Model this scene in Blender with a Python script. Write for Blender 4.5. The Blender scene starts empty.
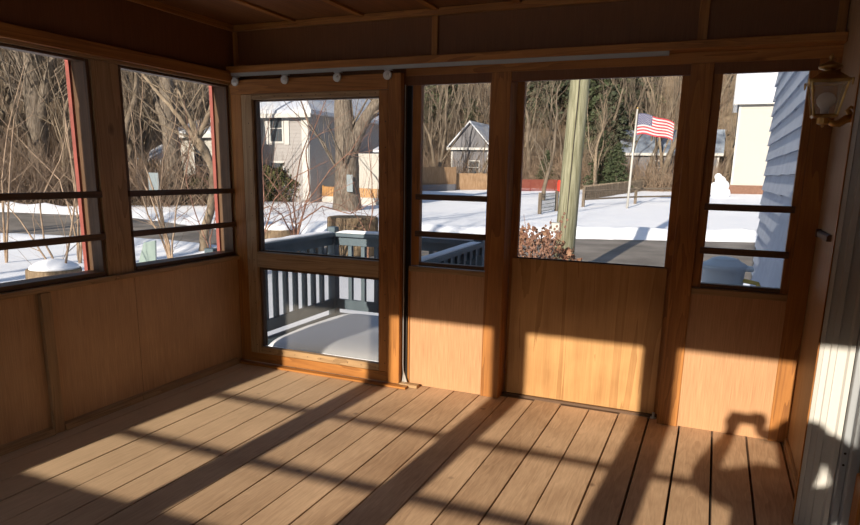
import bpy, bmesh, math, random
from mathutils import Vector, Matrix, noise
random.seed(7)
C = bpy.context.scene.collection
K = 1.24                      # interior survey unit -> metres

# ------------------------------------------------------------------ camera, sky, sun, exposure
F, PY, YAW, PIT, ROL = 651.924, 315.056, 0.40407, -0.215768, -0.0187402
CAM = Vector((2.60566, -3.18114, 1.16802)) * K
cr, sr, cp, sp, cyw, syw = math.cos(ROL), math.sin(ROL), math.cos(PIT), math.sin(PIT), math.cos(YAW), math.sin(YAW)
RM = Matrix(((cyw, -syw, 0), (syw, cyw, 0), (0, 0, 1))) @ Matrix(((1, 0, 0), (0, cp, -sp), (0, sp, cp))) @ Matrix(((cr, 0, sr), (0, 1, 0), (-sr, 0, cr)))
right, fwd, up = RM @ Vector((1, 0, 0)), RM @ Vector((0, 1, 0)), RM @ Vector((0, 0, 1))
cam = bpy.data.cameras.new('camera'); camo = bpy.data.objects.new('camera', cam); C.objects.link(camo)
M4 = Matrix((right, up, -fwd)).transposed().to_4x4(); M4.translation = CAM
camo.matrix_world = M4
cam.sensor_width = 36; cam.lens = F / 860 * 36; cam.shift_y = (PY - 262.5) / 860
cam.clip_start = 0.02; cam.clip_end = 900
bpy.context.scene.camera = camo

SUN_STRENGTH, SKY_STRENGTH, EXPOSURE = 9.9, 1.35, 0.0
w = bpy.data.worlds.new('sky'); bpy.context.scene.world = w; w.use_nodes = True
nt = w.node_tree; bg = nt.nodes['Background']
sky = nt.nodes.new('ShaderNodeTexSky'); sky.sky_type = 'NISHITA'; sky.sun_disc = False
sky.sun_elevation = math.radians(18.5); sky.sun_rotation = math.radians(183.2); sky.altitude = 100
nt.links.new(sky.outputs[0], bg.inputs[0]); bg.inputs[1].default_value = SKY_STRENGTH * 0.16
sun = bpy.data.lights.new('sun', 'SUN'); sun.energy = SUN_STRENGTH; sun.angle = math.radians(0.55); sun.color = (1, .88, .72)
suno = bpy.data.objects.new('sun', sun); C.objects.link(suno)
suno.rotation_euler = Vector((0.055, 1, -0.334)).to_track_quat('-Z', 'Y').to_euler()
vs = bpy.context.scene.view_settings
vs.view_transform = 'Standard'; vs.look = 'None'; vs.gamma = 1; vs.use_curve_mapping = False; vs.exposure = EXPOSURE

# ------------------------------------------------------------------ terrain height and placement helpers
def hill_start(x, y):
    a = math.degrees(math.atan2(-(x - CAM.x), (y - CAM.y)))     # + = left of straight ahead
    t = min(max((a - 30) / 12, 0), 1); t = t * t * (3 - 2 * t)
    return 66 - 27 * t
def ground_z(x, y):
    r = math.hypot(x - CAM.x, y - CAM.y)
    z = -1.1 + max(0, min(r, 66) - 20) * 0.026
    h = hill_start(x, y)
    if r > h: z += (r - h) * 0.34 * min(1, .35 + (r - h) / 40)
    return z
def pray(px, py):
    return right * ((px - 430) / F) + fwd + up * (-(py - PY) / F)
def gp(px, py):                                                 # where the terrain is along that line of sight
    d = pray(px, py); lo, t = 0.0, 2.0
    while t < 400:
        p = CAM + d * t
        if p.z < ground_z(p.x, p.y): break
        lo = t; t *= 1.03
    for _ in range(30):
        m = (lo + t) / 2; p = CAM + d * m
        if p.z < ground_z(p.x, p.y): t = m
        else: lo = m
    p = CAM + d * t
    return Vector((p.x, p.y, ground_z(p.x, p.y)))
def at(px, py, Y):                                              # point on the plane y = Y (metres)
    d = pray(px, py); return CAM + d * ((Y - CAM.y) / d.y)

# ------------------------------------------------------------------ materials
MAT = {}
def mat(name, color=(.8, .8, .8), rough=.6, metal=0, kind=None, c2=None, scale=(1, 1, 1), ns=4, bump=0, detail=5, lo=.35, hi=.65, dist=0, spec=.5):
    if name in MAT: return MAT[name]
    m = bpy.data.materials.new(name); m.use_nodes = True; t = m.node_tree; b = t.nodes['Principled BSDF']
    b.inputs['Roughness'].default_value = rough; b.inputs['Metallic'].default_value = metal
    b.inputs['Specular IOR Level'].default_value = spec
    b.inputs['Base Color'].default_value = (*color, 1)
    if c2:
        tc = t.nodes.new('ShaderNodeTexCoord'); mp = t.nodes.new('ShaderNodeMapping'); mp.inputs['Scale'].default_value = scale
        n = t.nodes.new('ShaderNodeTexNoise'); n.inputs['Scale'].default_value = ns; n.inputs['Detail'].default_value = detail
        n.inputs['Distortion'].default_value = dist
        r = t.nodes.new('ShaderNodeValToRGB'); r.color_ramp.elements[0].position = lo; r.color_ramp.elements[1].position = hi
        r.color_ramp.elements[0].color = (*color, 1); r.color_ramp.elements[1].color = (*c2, 1)
        t.links.new(tc.outputs['Object'], mp.inputs[0]); t.links.new(mp.outputs[0], n.inputs['Vector'])
        t.links.new(n.outputs[0], r.inputs[0]); t.links.new(r.outputs[0], b.inputs['Base Color'])
        if bump:
            bm_ = t.nodes.new('ShaderNodeBump'); bm_.inputs['Strength'].default_value = bump; bm_.inputs['Distance'].default_value = .01
            t.links.new(n.outputs[0], bm_.inputs['Height']); t.links.new(bm_.outputs[0], b.inputs['Normal'])
    MAT[name] = m; return m

def wood(name, dark, light, axis='z', grain=26, knots=.5, rough=.5, stain=.35, fine=.5, ring=.35):
    """board wood: long grain along axis, fine pores, sparse knots, blotchy wear"""
    m = bpy.data.materials.new(name); m.use_nodes = True; t = m.node_tree; b = t.nodes['Principled BSDF']; N = t.nodes.new; L = t.links.new
    b.inputs['Roughness'].default_value = rough; b.inputs['Specular IOR Level'].default_value = .35
    tc = N('ShaderNodeTexCoord')
    ai = 'xyz'.index(axis)
    def mapped(long, cross):
        mp = N('ShaderNodeMapping'); s = [cross] * 3; s[ai] = long; mp.inputs['Scale'].default_value = s
        L(tc.outputs['Object'], mp.inputs[0]); return mp.outputs[0]
    def nz(v, sc, det, dist=0):
        n = N('ShaderNodeTexNoise'); n.inputs['Scale'].default_value = sc; n.inputs['Detail'].default_value = det; n.inputs['Distortion'].default_value = dist
        L(v, n.inputs['Vector']); return n.outputs[0]
    def mth(op, a, c, clamp=False):
        q = N('ShaderNodeMath'); q.operation = op; q.use_clamp = clamp
        for i, v in enumerate((a, c)):
            if isinstance(v, (int, float)): q.inputs[i].default_value = v
            else: L(v, q.inputs[i])
        return q.outputs[0]
    big = nz(mapped(.06, 1), 7, 3, 1.2)
    rings = mth('FRACT', mth('MULTIPLY', big, grain * .35), 0)
    finep = nz(mapped(.03, 1), 190, 3)
    blot = nz(mapped(.8, 1), 2.6, 4)
    v = mth('ADD', mth('MULTIPLY', rings, ring), mth('MULTIPLY', finep, fine))
    v = mth('ADD', v, mth('MULTIPLY', mth('SUBTRACT', blot, .5), stain * 2))
    r = N('ShaderNodeValToRGB'); r.color_ramp.elements[0].position = .05; r.color_ramp.elements[1].position = .75
    r.color_ramp.elements[0].color = (*dark, 1); r.color_ramp.elements[1].color = (*light, 1); L(v, r.inputs[0])
    col = r.outputs[0]
    if knots:
        vo = N('ShaderNodeTexVoronoi'); vo.inputs['Scale'].default_value = 2.3; L(mapped(.6, 1), vo.inputs['Vector'])
        k = N('ShaderNodeValToRGB'); k.color_ramp.elements[0].position = .035; k.color_ramp.elements[1].position = .07
        k.color_ramp.elements[0].color = (1, 1, 1, 1); k.color_ramp.elements[1].color = (0, 0, 0, 1); L(vo.outputs['Distance'], k.inputs[0])
        mx = N('ShaderNodeMixRGB'); mx.inputs[2].default_value = (dark[0] * .5, dark[1] * .42, dark[2] * .4, 1)
        L(mth('MULTIPLY', k.outputs[0], knots), mx.inputs[0]); L(col, mx.inputs[1]); col = mx.outputs[0]
    L(col, b.inputs['Base Color'])
    bp = N('ShaderNodeBump'); bp.inputs['Strength'].default_value = .25; bp.inputs['Distance'].default_value = .004
    L(v, bp.inputs['Height']); L(bp.outputs[0], b.inputs['Normal'])
    MAT[name] = m; return m

PINE = dict(dark=(.17, .06, .012), light=(.42, .175, .04))
for ax in 'xyz':
    wood('pine_' + ax, axis=ax, **PINE)
    wood('dull_pine_' + ax, (.19, .11, .05), (.44, .285, .145), ax, knots=.8)
    wood('dark_frame_' + ax, (.05, .027, .015), (.14, .078, .042), ax, knots=0)
wood('ply_pink', (.28, .14, .065), (.50, .28, .14), 'z', grain=16, knots=0, stain=.14, fine=1.0, ring=.07)
wood('ply_gold', (.28, .135, .042), (.58, .33, .13), 'z', grain=10, knots=.3, stain=.5, fine=.35, ring=.3)
wood('ply_left', (.31, .175, .085), (.58, .36, .19), 'z', grain=14, knots=0, stain=.35, fine=.8, ring=.1)
wood('ply_upper', (.11, .04, .013), (.20, .078, .026), 'z', grain=14, knots=0, stain=.2, fine=.7, ring=.1)  # albedo lowered so the high walls carry their shade in the colour
wood('ply_side', (.25, .15, .075), (.38, .24, .125), 'z', grain=10, knots=0, stain=.2, fine=.4)
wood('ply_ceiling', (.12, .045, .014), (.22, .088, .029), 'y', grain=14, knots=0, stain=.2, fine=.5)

def floor_mat(pitch, x0):
    m = bpy.data.materials.new('deck_floor'); m.use_nodes = True; t = m.node_tree; b = t.nodes['Principled BSDF']; N = t.nodes.new; L = t.links.new
    b.inputs['Roughness'].default_value = .62; b.inputs['Specular IOR Level'].default_value = .3
    tc = N('ShaderNodeTexCoord'); sx = N('ShaderNodeSeparateXYZ'); L(tc.outputs['Object'], sx.inputs[0])
    def mth(op, a, c=0.0, cl=False):
        q = N('ShaderNodeMath'); q.operation = op; q.use_clamp = cl
        for i, v in enumerate((a, c)):
            if isinstance(v, (int, float)): q.inputs[i].default_value = v
            else: L(v, q.inputs[i])
        return q.outputs[0]
    bi = mth('FLOOR', mth('DIVIDE', mth('SUBTRACT', sx.outputs[0], x0), pitch))
    wn = N('ShaderNodeTexWhiteNoise'); wn.noise_dimensions = '1D'; L(bi, wn.inputs['W'])
    cmb = N('ShaderNodeCombineXYZ'); L(sx.outputs[0], cmb.inputs[0]); L(mth('MULTIPLY', sx.outputs[1], .09), cmb.inputs[1]); L(mth('MULTIPLY', wn.outputs[0], 60), cmb.inputs[2])
    def nz(sc, det, dist):
        n = N('ShaderNodeTexNoise'); n.inputs['Scale'].default_value = sc; n.inputs['Detail'].default_value = det; n.inputs['Distortion'].default_value = dist
        L(cmb.outputs[0], n.inputs['Vector']); return n.outputs[0]
    rings = mth('FRACT', mth('MULTIPLY', nz(8, 2, .6), 9)); fine = nz(120, 4, 0)
    nb = N('ShaderNodeTexNoise'); nb.inputs['Scale'].default_value = 2.2; nb.inputs['Detail'].default_value = 5; L(tc.outputs['Object'], nb.inputs['Vector'])
    v = mth('ADD', mth('MULTIPLY', rings, .13), mth('MULTIPLY', fine, .5))
    v = mth('ADD', v, mth('MULTIPLY', mth('SUBTRACT', nb.outputs[0], .5), .8))
    v = mth('ADD', v, mth('MULTIPLY', mth('SUBTRACT', wn.outputs[0], .5), .22))
    r = N('ShaderNodeValToRGB'); r.color_ramp.elements[0].position = .0; r.color_ramp.elements[1].position = .75
    r.color_ramp.elements[0].color = (.32, .19, .105, 1); r.color_ramp.elements[1].color = (.74, .505, .315, 1); L(v, r.inputs[0])
    # worn greyer wood at the left side of the porch
    gx = mth('MULTIPLY', mth('SUBTRACT', 1.9, sx.outputs[0]), .5, True)
    mx = N('ShaderNodeMixRGB'); mx.inputs[2].default_value = (.60, .46, .30, 1); L(mth('MULTIPLY', gx, .6), mx.inputs[0]); L(r.outputs[0], mx.inputs[1])
    # knots
    vo = N('ShaderNodeTexVoronoi'); vo.inputs['Scale'].default_value = 3.2; L(tc.outputs['Object'], vo.inputs['Vector'])
    k = N('ShaderNodeValToRGB'); k.color_ramp.elements[0].position = .03; k.color_ramp.elements[1].position = .075
    k.color_ramp.elements[0].color = (.6, .6, .6, 1); k.color_ramp.elements[1].color = (0, 0, 0, 1); L(vo.outputs['Distance'], k.inputs[0])
    m2 = N('ShaderNodeMixRGB'); m2.inputs[2].default_value = (.10, .055, .03, 1); L(k.outputs[0], m2.inputs[0]); L(mx.outputs[0], m2.inputs[1])
    L(m2.outputs[0], b.inputs['Base Color'])
    bp = N('ShaderNodeBump'); bp.inputs['Strength'].default_value = .3; bp.inputs['Distance'].default_value = .004; L(v, bp.inputs['Height']); L(bp.outputs[0], b.inputs['Normal'])
    MAT['floor'] = m
floor_mat(.145 * K, (1.2512) * K)

mat('white_paint', (.52, .51, .48), .45)
mat('grey_paint', (.30, .32, .34), .5)
mat('dark_gap', (.02, .015, .012), .8)
mat('track_metal', (.36, .36, .34), .45, .4)
mat('galvanised', (.55, .55, .53), .35, .6)
mat('roller_plastic', (.58, .57, .54), .4)
mat('brass', (.62, .40, .13), .32, .85, c2=(.36, .21, .07), ns=14)
mat('red_paint', (.26, .06, .045), .6, c2=(.18, .045, .035), ns=9)
mat('deck_paint', (.06, .092, .118), .55, c2=(.09, .128, .155), ns=6, scale=(1, 1, .3))
mat('snow', (.86, .88, .92), .75, c2=(.80, .83, .89), ns=1.2, bump=.5, detail=8, spec=.2)
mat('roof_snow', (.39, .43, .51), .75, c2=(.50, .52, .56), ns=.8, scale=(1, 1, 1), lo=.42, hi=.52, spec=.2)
mat('asphalt', (.15, .135, .12), .85, c2=(.25, .225, .20), ns=.9, detail=9, spec=.2)
mat('leaf_litter', (.13, .098, .062), .95, c2=(.27, .21, .145), ns=.5, detail=10, lo=.3, hi=.7, spec=.1)
mat('bark_grey', (.075, .062, .05), .9, c2=(.19, .16, .13), ns=5, scale=(3, 3, .7), bump=.6, spec=.1)
mat('bark_far', (.11, .088, .066), .9, c2=(.19, .156, .12), ns=1.5, spec=.1)
mat('bark_pale', (.15, .115, .08), .9, c2=(.26, .21, .155), ns=6, spec=.1)
mat('twig_red', (.15, .075, .055), .85, c2=(.25, .15, .11), ns=6, spec=.1)
mat('twig_tan', (.19, .135, .095), .85, c2=(.32, .24, .175), ns=6, spec=.1)
mat('needles', (.03, .042, .022), .8, c2=(.075, .095, .048), ns=2.5, spec=.2)
mat('needles_blue', (.03, .04, .026), .8, c2=(.07, .082, .05), ns=2.5, spec=.2)
mat('shrub_green', (.025, .034, .012), .8, c2=(.09, .095, .035), ns=4, spec=.2)
mat('dry_leaf', (.16, .075, .05), .8, c2=(.28, .17, .11), ns=9, spec=.1)
mat('pole_wood', (.13, .13, .08), .85, c2=(.27, .265, .185), ns=5, scale=(6, 6, .35), bump=.5, spec=.15)
mat('weathered_fence', (.10, .08, .06), .9, c2=(.17, .14, .11), ns=3, scale=(3, 3, .6), spec=.1)
mat('tan_fence', (.24, .15, .085), .85, c2=(.33, .22, .135), ns=3, scale=(3, 3, .6), spec=.1)
mat('orange_fence', (.36, .19, .07), .8, c2=(.42, .24, .10), ns=3, spec=.1)
mat('siding_pale', (.27, .26, .26), .7)
mat('siding_grey', (.12, .12, .135), .7)
mat('siding_white', (.37, .36, .335), .6)
mat('shingle_wall', (.42, .47, .56), .7, c2=(.52, .57, .66), ns=3, bump=.1)  # bluish shade of this wall side is put into the base colour
mat('trim_white', (.42, .42, .41), .6)
mat('window_dark', (.05, .06, .07), .15)
mat('brick', (.13, .07, .05), .85, c2=(.22, .13, .095), ns=14, spec=.1)
mat('flag_red', (.33, .02, .035), .75)
mat('flag_white', (.42, .41, .42), .75)
mat('flag_blue', (.045, .05, .12), .75)
mat('flagpole_white', (.42, .41, .38), .4)
mat('stump_bark', (.11, .08, .05), .9, c2=(.24, .18, .12), ns=5, scale=(4, 4, .5), bump=.6, spec=.1)
mat('tub_plastic', (.52, .58, .62), .5)
mat('hose_yellow', (.55, .42, .10), .5)
mat('plastic_sheet', (.21, .27, .25), .35)
mat('orange_net', (.20, .045, .03), .7)
mat('barrel_orange', (.55, .04, .02), .6)
mat('chain_mesh', (.05, .06, .055), .6)
mat('sign_blue', (.18, .22, .24), .5)
mat('roof_blue', (.07, .09, .13), .7, c2=(.30, .35, .42), ns=.6)
mat('skin', (.55, .34, .25), .55); mat('jacket', (.05, .06, .09), .8); mat('trousers', (.06, .07, .12), .85)
mat('hair', (.06, .035, .02), .6); mat('boots', (.06, .04, .03), .6); mat('phone_black', (.02, .02, .022), .25)
mat('eye_white', (.8, .8, .8), .3); mat('lips', (.45, .18, .15), .5)
mat('stain', (.13, .045, .018), .7, c2=(.26, .10, .04), ns=25)

def screen_mat(key='screen', alpha=.13):
    m = bpy.data.materials.new('insect_' + key); m.use_nodes = True; t = m.node_tree; b = t.nodes['Principled BSDF']
    b.inputs['Base Color'].default_value = (.13, .125, .115, 1); b.inputs['Roughness'].default_value = .6; b.inputs['Alpha'].default_value = alpha
    MAT[key] = m
screen_mat(); screen_mat('haze_screen', .27)  # denser copy for the lower door: added haze dims the deck snow behind
def glass_mat():
    m = bpy.data.materials.new('lantern_glass'); m.use_nodes = True; t = m.node_tree; b = t.nodes['Principled BSDF']
    b.inputs['Base Color'].default_value = (.75, .75, .68, 1); b.inputs['Roughness'].default_value = .15; b.inputs['Alpha'].default_value = .26
    MAT['lantern_glass'] = m
glass_mat()
mat('bulb_glass', (.70, .70, .68), .25)

# ------------------------------------------------------------------ mesh builder
class MB:
    def __init__(s, k=1.0): s.bm = bmesh.new(); s.k = k; s.mats = []; s.mi = 0
    def use(s, m):
        if m not in s.mats: s.mats.append(m)
        s.mi = s.mats.index(m); return s
    def v(s, p): return s.bm.verts.new((p[0] * s.k, p[1] * s.k, p[2] * s.k))
    def f(s, vs):
        try: fc = s.bm.faces.new(vs)
        except ValueError: return None
        fc.material_index = s.mi; return fc
    def box(s, x0, x1, y0, y1, z0, z1, bev=0):
        if x0 > x1: x0, x1 = x1, x0
        if y0 > y1: y0, y1 = y1, y0
        if z0 > z1: z0, z1 = z1, z0
        V = [s.v(p) for p in ((x0, y0, z0), (x1, y0, z0), (x1, y1, z0), (x0, y1, z0), (x0, y0, z1), (x1, y0, z1), (x1, y1, z1), (x0, y1, z1))]
        fs = [s.f([V[i] for i in q]) for q in ((3, 2, 1, 0), (4, 5, 6, 7), (0, 1, 5, 4), (1, 2, 6, 5), (2, 3, 7, 6), (3, 0, 4, 7))]
        if bev:
            es = list({e for f in fs for e in f.edges})
            r = bmesh.ops.bevel(s.bm, geom=es, offset=bev * s.k, segments=1, affect='EDGES', profile=.5)
            for f in r['faces']: f.material_index = s.mi
        return s
    def prism(s, pts, vec):
        vec = Vector(vec); a = [s.v(p) for p in pts]; b = [s.v(Vector(p) + vec) for p in pts]; n = len(a)
        s.f(a[::-1]); s.f(b)
        for i in range(n): s.f([a[i], a[(i + 1) % n], b[(i + 1) % n], b[i]])
        return s
    def tube(s, pts, rad, n=8, cap=True):
        pts = [Vector(p) for p in pts]
        if not hasattr(rad, '__len__'): rad = [rad] * len(pts)
        rings = []; ref = None
        for i, p in enumerate(pts):
            d = (pts[min(i + 1, len(pts) - 1)] - pts[max(i - 1, 0)])
            if d.length < 1e-9: d = Vector((0, 0, 1))
            d.normalize()
            if ref is None: ref = d.orthogonal().normalized()
            u = (ref - d * ref.dot(d)); u = u.normalized() if u.length > 1e-6 else d.orthogonal().normalized()
            ref = u; w_ = d.cross(u)
            rings.append([s.v(p + (u * math.cos(2 * math.pi * j / n) + w_ * math.sin(2 * math.pi * j / n)) * rad[i]) for j in range(n)])
        for a, b in zip(rings, rings[1:]):
            for j in range(n): s.f([a[j], a[(j + 1) % n], b[(j + 1) % n], b[j]])
        if cap: s.f(rings[0][::-1]); s.f(rings[-1])
        return s
    def lathe(s, c, prof, axis=(0, 0, 1), n=20):
        c = Vector(c); ax = Vector(axis).normalized()
        return s.tube([c + ax * h for h, r in prof], [max(r, .0004) for h, r in prof], n)
    def ball(s, c, r, sub=2, sc=(1, 1, 1)):
        res = bmesh.ops.create_icosphere(s.bm, subdivisions=sub, radius=1)
        for v in res['verts']: v.co = Vector(((c[0] + v.co.x * r * sc[0]) * s.k, (c[1] + v.co.y * r * sc[1]) * s.k, (c[2] + v.co.z * r * sc[2]) * s.k))
        for f in {f for v in res['verts'] for f in v.link_faces}: f.material_index = s.mi
        return s
    def build(s, name, m=None, parent=None, smooth=False):
        me = bpy.data.meshes.new(name)
        org = Vector(parent['origin']) if parent is not None and 'origin' in parent else Vector((0, 0, 0))
        if org.length: bmesh.ops.translate(s.bm, vec=-org, verts=s.bm.verts)
        if not s.mats: s.mats = [m]
        s.bm.normal_update(); s.bm.to_mesh(me); s.bm.free()
        for q in s.mats: me.materials.append(MAT[q] if isinstance(q, str) else q)
        if smooth: me.polygons.foreach_set('use_smooth', [True] * len(me.polygons))
        o = bpy.data.objects.new(name, me); C.objects.link(o)
        if parent is not None: o.parent = parent; 
        return o
ORG = {}
def empty(name, loc):
    o = bpy.data.objects.new(name, None); C.objects.link(o); o.location = loc; o['origin'] = tuple(loc); o.empty_display_size = .1; return o
def child_of_mesh(mb, name, m, parent, org, smooth=False):      # sub-part: parent is a mesh under an Empty
    parent['origin'] = tuple(org); o = mb.build(name, m, parent, smooth); del parent['origin']; return o
def tag(o, label=None, cat=None, group=None, kind=None):
    if label: o['label'] = label
    if cat: o['category'] = cat
    if group: o['group'] = group
    if kind: o['kind'] = kind
    return o
def struct(mb, name, m=None, label=None, smooth=False):
    o = mb.build(name, m, None, smooth); o['kind'] = 'structure'
    if label: o['label'] = label
    return o
def finish(o):
    if 'origin' in o: del o['origin']
def tree_copy(o, parent=None):
    c = o.copy(); C.objects.link(c); c.parent = parent
    for ch in [q for q in o.children]: tree_copy(ch, c)
    return c

# ================================================================== GROUND, ROAD, HILL
def polar_ground(name, m, r_of, label, disp):
    bm = MB(); N = 168; rings = []
    def pt(a, r):
        x = CAM.x - math.sin(a) * r; y = CAM.y + math.cos(a) * r
        return (x, y, ground_z(x, y) + disp(x, y, r))
    for i in range(len(r_of(0))):
        rings.append([bm.v(pt(2 * math.pi * j / N, r_of(2 * math.pi * j / N)[i])) for j in range(N)])
    if r_of(0)[0] < 1: pass
    for a, b in zip(rings, rings[1:]):
        for j in range(N): bm.f([a[j], a[(j + 1) % N], b[(j + 1) % N], b[j]])
    return struct(bm, name, m, label, smooth=True)
def hs(a):
    return hill_start(CAM.x - math.sin(a) * 50, CAM.y + math.cos(a) * 50)
far_edge = [gp(*p) for p in ((-420, 196), (-150, 207), (0, 212), (131, 218), (230, 231), (330, 236), (420, 238), (600, 239.5), (760, 243), (900, 246), (1300, 262))]
near_edge = [gp(*p) for p in ((-420, 225), (-150, 233), (0, 236.5), (131, 240), (230, 249), (330, 262), (420, 274), (600, 281), (760, 285), (900, 289), (1300, 312))]
def edge_r(edge, x, y):
    a = math.atan2(-(x - CAM.x), y - CAM.y); E = [(math.atan2(-(p.x - CAM.x), p.y - CAM.y), math.hypot(p.x - CAM.x, p.y - CAM.y)) for p in edge]
    for (a0, r0), (a1, r1) in zip(E, E[1:]):
        if a1 <= a <= a0: t = (a - a0) / (a1 - a0); return r0 + (r1 - r0) * t
    return None
def snow_disp(x, y, r):
    if r < 6: return 0
    n = noise.noise(Vector((x * .35, y * .35, 0))) * .07 + noise.noise(Vector((x * 1.3, y * 1.3, 4))) * .025
    fe, ne = edge_r(far_edge, x, y), edge_r(near_edge, x, y)
    if fe is None: return n
    if ne - .1 <= r <= fe + .1: return -.12
    lump = .12 + .12 * noise.noise(Vector((x * .9, y * .9, 9)))
    if r > fe: return n + .30 * math.exp(-((r - fe - .9) / .7) ** 2) * (1 + lump * 3)
    return n + .16 * math.exp(-((r - ne + .7) / .5) ** 2)
polar_ground('ground', 'snow', lambda a: [.5 + i * 1.1 for i in range(10)] + [11.5 + i * .38 for i in range(60)] + [34.3 + (hs(a) - 34.3) * i / 30 for i in range(1, 31)],
             'snow-covered yard and verge outside', snow_disp)
polar_ground('hillside', 'leaf_litter', lambda a: [hs(a) + i * i * .16 for i in range(0, 34)], 'brown leaf-littered wooded hillside',
             lambda x, y, r: noise.noise(Vector((x * .06, y * .06, 2))) * min(2.4, max(0, (r - hill_start(x, y)) * .12)))
bm = MB(); rows = []
def lerp_edges(n):
    out = []
    for i in range(len(far_edge) - 1):
        for j in range(n):
            t = j / n; out.append((near_edge[i].lerp(near_edge[i + 1], t), far_edge[i].lerp(far_edge[i + 1], t)))
    out.append((near_edge[-1], far_edge[-1])); return out
for a, b in lerp_edges(8):
    row = []
    for j in range(13):
        p = a.lerp(b, j / 12); row.append(bm.v((p.x, p.y, ground_z(p.x, p.y) + .02 + .06 * math.sin(math.pi * j / 12))))
    rows.append(row)
for a, b in zip(rows, rows[1:]):
    for j in range(12): bm.f([a[j], b[j], b[j + 1], a[j + 1]])
struct(bm, 'road', 'asphalt', 'grey asphalt road running past the porch', smooth=True)

# ================================================================== PORCH SHELL (units of K)
FX0 = 1.2512; PITCH = .145; W = 3.012; YN = -3.72; ZC = 1.955
bm = MB(K); k0 = -9
for k in range(k0, 14):
    x0 = FX0 + k * PITCH; x1 = x0 + PITCH
    g = .0055 + (.0035 if k in (7, 8, 9, 10, 11, 12) else 0)
    x0 = max(x0, -.05); x1 = min(x1, 3.35)
    if x1 - x0 < .03: continue
    wv = random.uniform(-.0012, .0012)
    bm.box(x0 + g / 2, x1 - g / 2, -3.72, .10, -.04, 0 + wv - .0012, bev=.0012)
struct(bm, 'floor', 'floor', 'tan wooden deck-board floor')
bm = MB(K)
bm.box(-.1, 3.35, -3.74, .13, -.12, -.05); 
struct(bm, 'floor_shade_slab', 'dark_gap')  # one solid slab, near-black so the board gaps show painted shade
# ceiling
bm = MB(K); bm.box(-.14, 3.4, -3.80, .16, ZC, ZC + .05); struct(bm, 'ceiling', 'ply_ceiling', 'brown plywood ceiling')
tn = [0]
def trim(mb, m, label=None):
    tn[0] += 1; return struct(mb, 'trim_%d' % tn[0], m, label)
for i in range(7):
    x = .42 + i * .417
    bm = MB(K); bm.box(x - .018, x + .018, -3.68, -.022, ZC - .012, ZC - .0005, bev=.002); trim(bm, 'pine_y', 'thin ceiling batten')
bm = MB(K); bm.box(0, W, -.022, -.002, ZC - .034, ZC - .0005, bev=.002); trim(bm, 'pine_x', 'trim strip under the ceiling, door side')
bm = MB(K); bm.box(.002, .022, -3.68, -.024, ZC - .034, ZC - .0005, bev=.002); trim(bm, 'pine_y', 'trim strip under the ceiling, left side')

# far wall: upper panel, lower panels, sills
bm = MB(K)
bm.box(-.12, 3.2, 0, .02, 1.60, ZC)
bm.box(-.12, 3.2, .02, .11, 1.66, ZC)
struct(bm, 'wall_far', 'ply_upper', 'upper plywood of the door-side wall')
bm = MB(K); bm.box(1.115, 1.552, .004, .035, 0, .668); struct(bm, 'wall_far_panel_narrow', 'ply_pink', 'narrow pink-brown plywood panel beside the screen door')
bm = MB(K); bm.box(2.54, W, .004, .035, 0, .675); struct(bm, 'wall_far_panel_right', 'ply_pink', 'pink-brown plywood panel under the right window')
# beam and boards over the openings
bm = MB(K); bm.box(0, W, -.080, -.001, 1.692, 1.727, bev=.002); trim(bm, 'pine_x', 'projecting header shelf over the doors')
bm = MB(K); bm.box(1.09, W, -.004, .03, 1.645, 1.691, bev=.001); trim(bm, 'pine_x', 'head board over the windows')
for x0, x1, z0 in ((1.231, 1.263, 1.727), (2.463, 2.503, 1.727), (2.975, 3.008, 1.727), (.0, .03, 1.727)):
    bm = MB(K); bm.box(x0, x1, -.012, -.0005, z0, ZC - .035, bev=.001); trim(bm, 'pine_z', 'vertical batten on the upper wall')
# posts
for i, (x0, x1, y0, y1, z1, m) in enumerate(((1.552, 1.650, -.012, .115, 1.645, 'pine_z'), (2.452, 2.545, -.012, .115, 1.645, 'pine_z'), (2.935, W, -.006, .003, 1.645, 'pine_z'),
                                  (2.935, W, .036, .115, 1.645, 'pine_z'), (1.010, 1.085, .004, .115, 1.69, 'dark_frame_z'), (-.05, .04, .004, .115, 1.69, 'dull_pine_z'))):
    bm = MB(K); bm.box(x0, x1, y0, y1, 0, z1, bev=.002); trim(bm, m, 'upright wall post')
bm = MB(K); bm.box(1.087, 1.113, .02, .115, 0, 1.645); trim(bm, 'dark_gap', 'near-black filler for the shade in the gap between screen door and narrow window')  # solid strip where the gap is open, its shade given as colour
bm = MB(K); bm.box(1.115, 1.125, -.004, .003, 0, .66, bev=.001); trim(bm, 'pine_z', 'thin strip beside the narrow panel')

# screened windows
wn_ = [0]
def window(x0, x1, z0, z1, y, fl, fr, ft, fb, bars, label, depth=.035, bmat='dark_frame_x', smat='pine_z'):
    wn_[0] += 1
    r = empty('window_%d' % wn_[0], Vector(((x0 + x1) / 2, y, z0)) * K); tag(r, label, kind='structure')
    b = MB(K); b.box(x0 - fl, x0, y, y + depth, z0 - fb, z1 + ft, bev=.0015); b.build('stile', smat, r)
    b = MB(K); b.box(x1, x1 + fr, y, y + depth, z0 - fb, z1 + ft, bev=.0015); b.build('stile', smat, r)
    b = MB(K); b.box(x0, x1, y, y + depth, z1, z1 + ft, bev=.0015); b.build('top_rail', 'pine_x' if smat == 'pine_z' else bmat, r)
    b = MB(K); b.box(x0, x1, y, y + depth, z0 - fb, z0, bev=.0015); b.build('bottom_rail', bmat, r)
    for zb in bars:
        b = MB(K); b.box(x0 - fl * .5, x1 + fr * .5, y - .006, y + .016, zb - .0145, zb + .0145, bev=.002); b.build('crossbar', bmat, r)
    b = MB(K); b.box(x0, x1, y + depth * .55, y + depth * .55 + .001, z0, z1); b.build('screen', 'screen', r)
    finish(r); return r
ZB = (1.040, .846)
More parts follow.
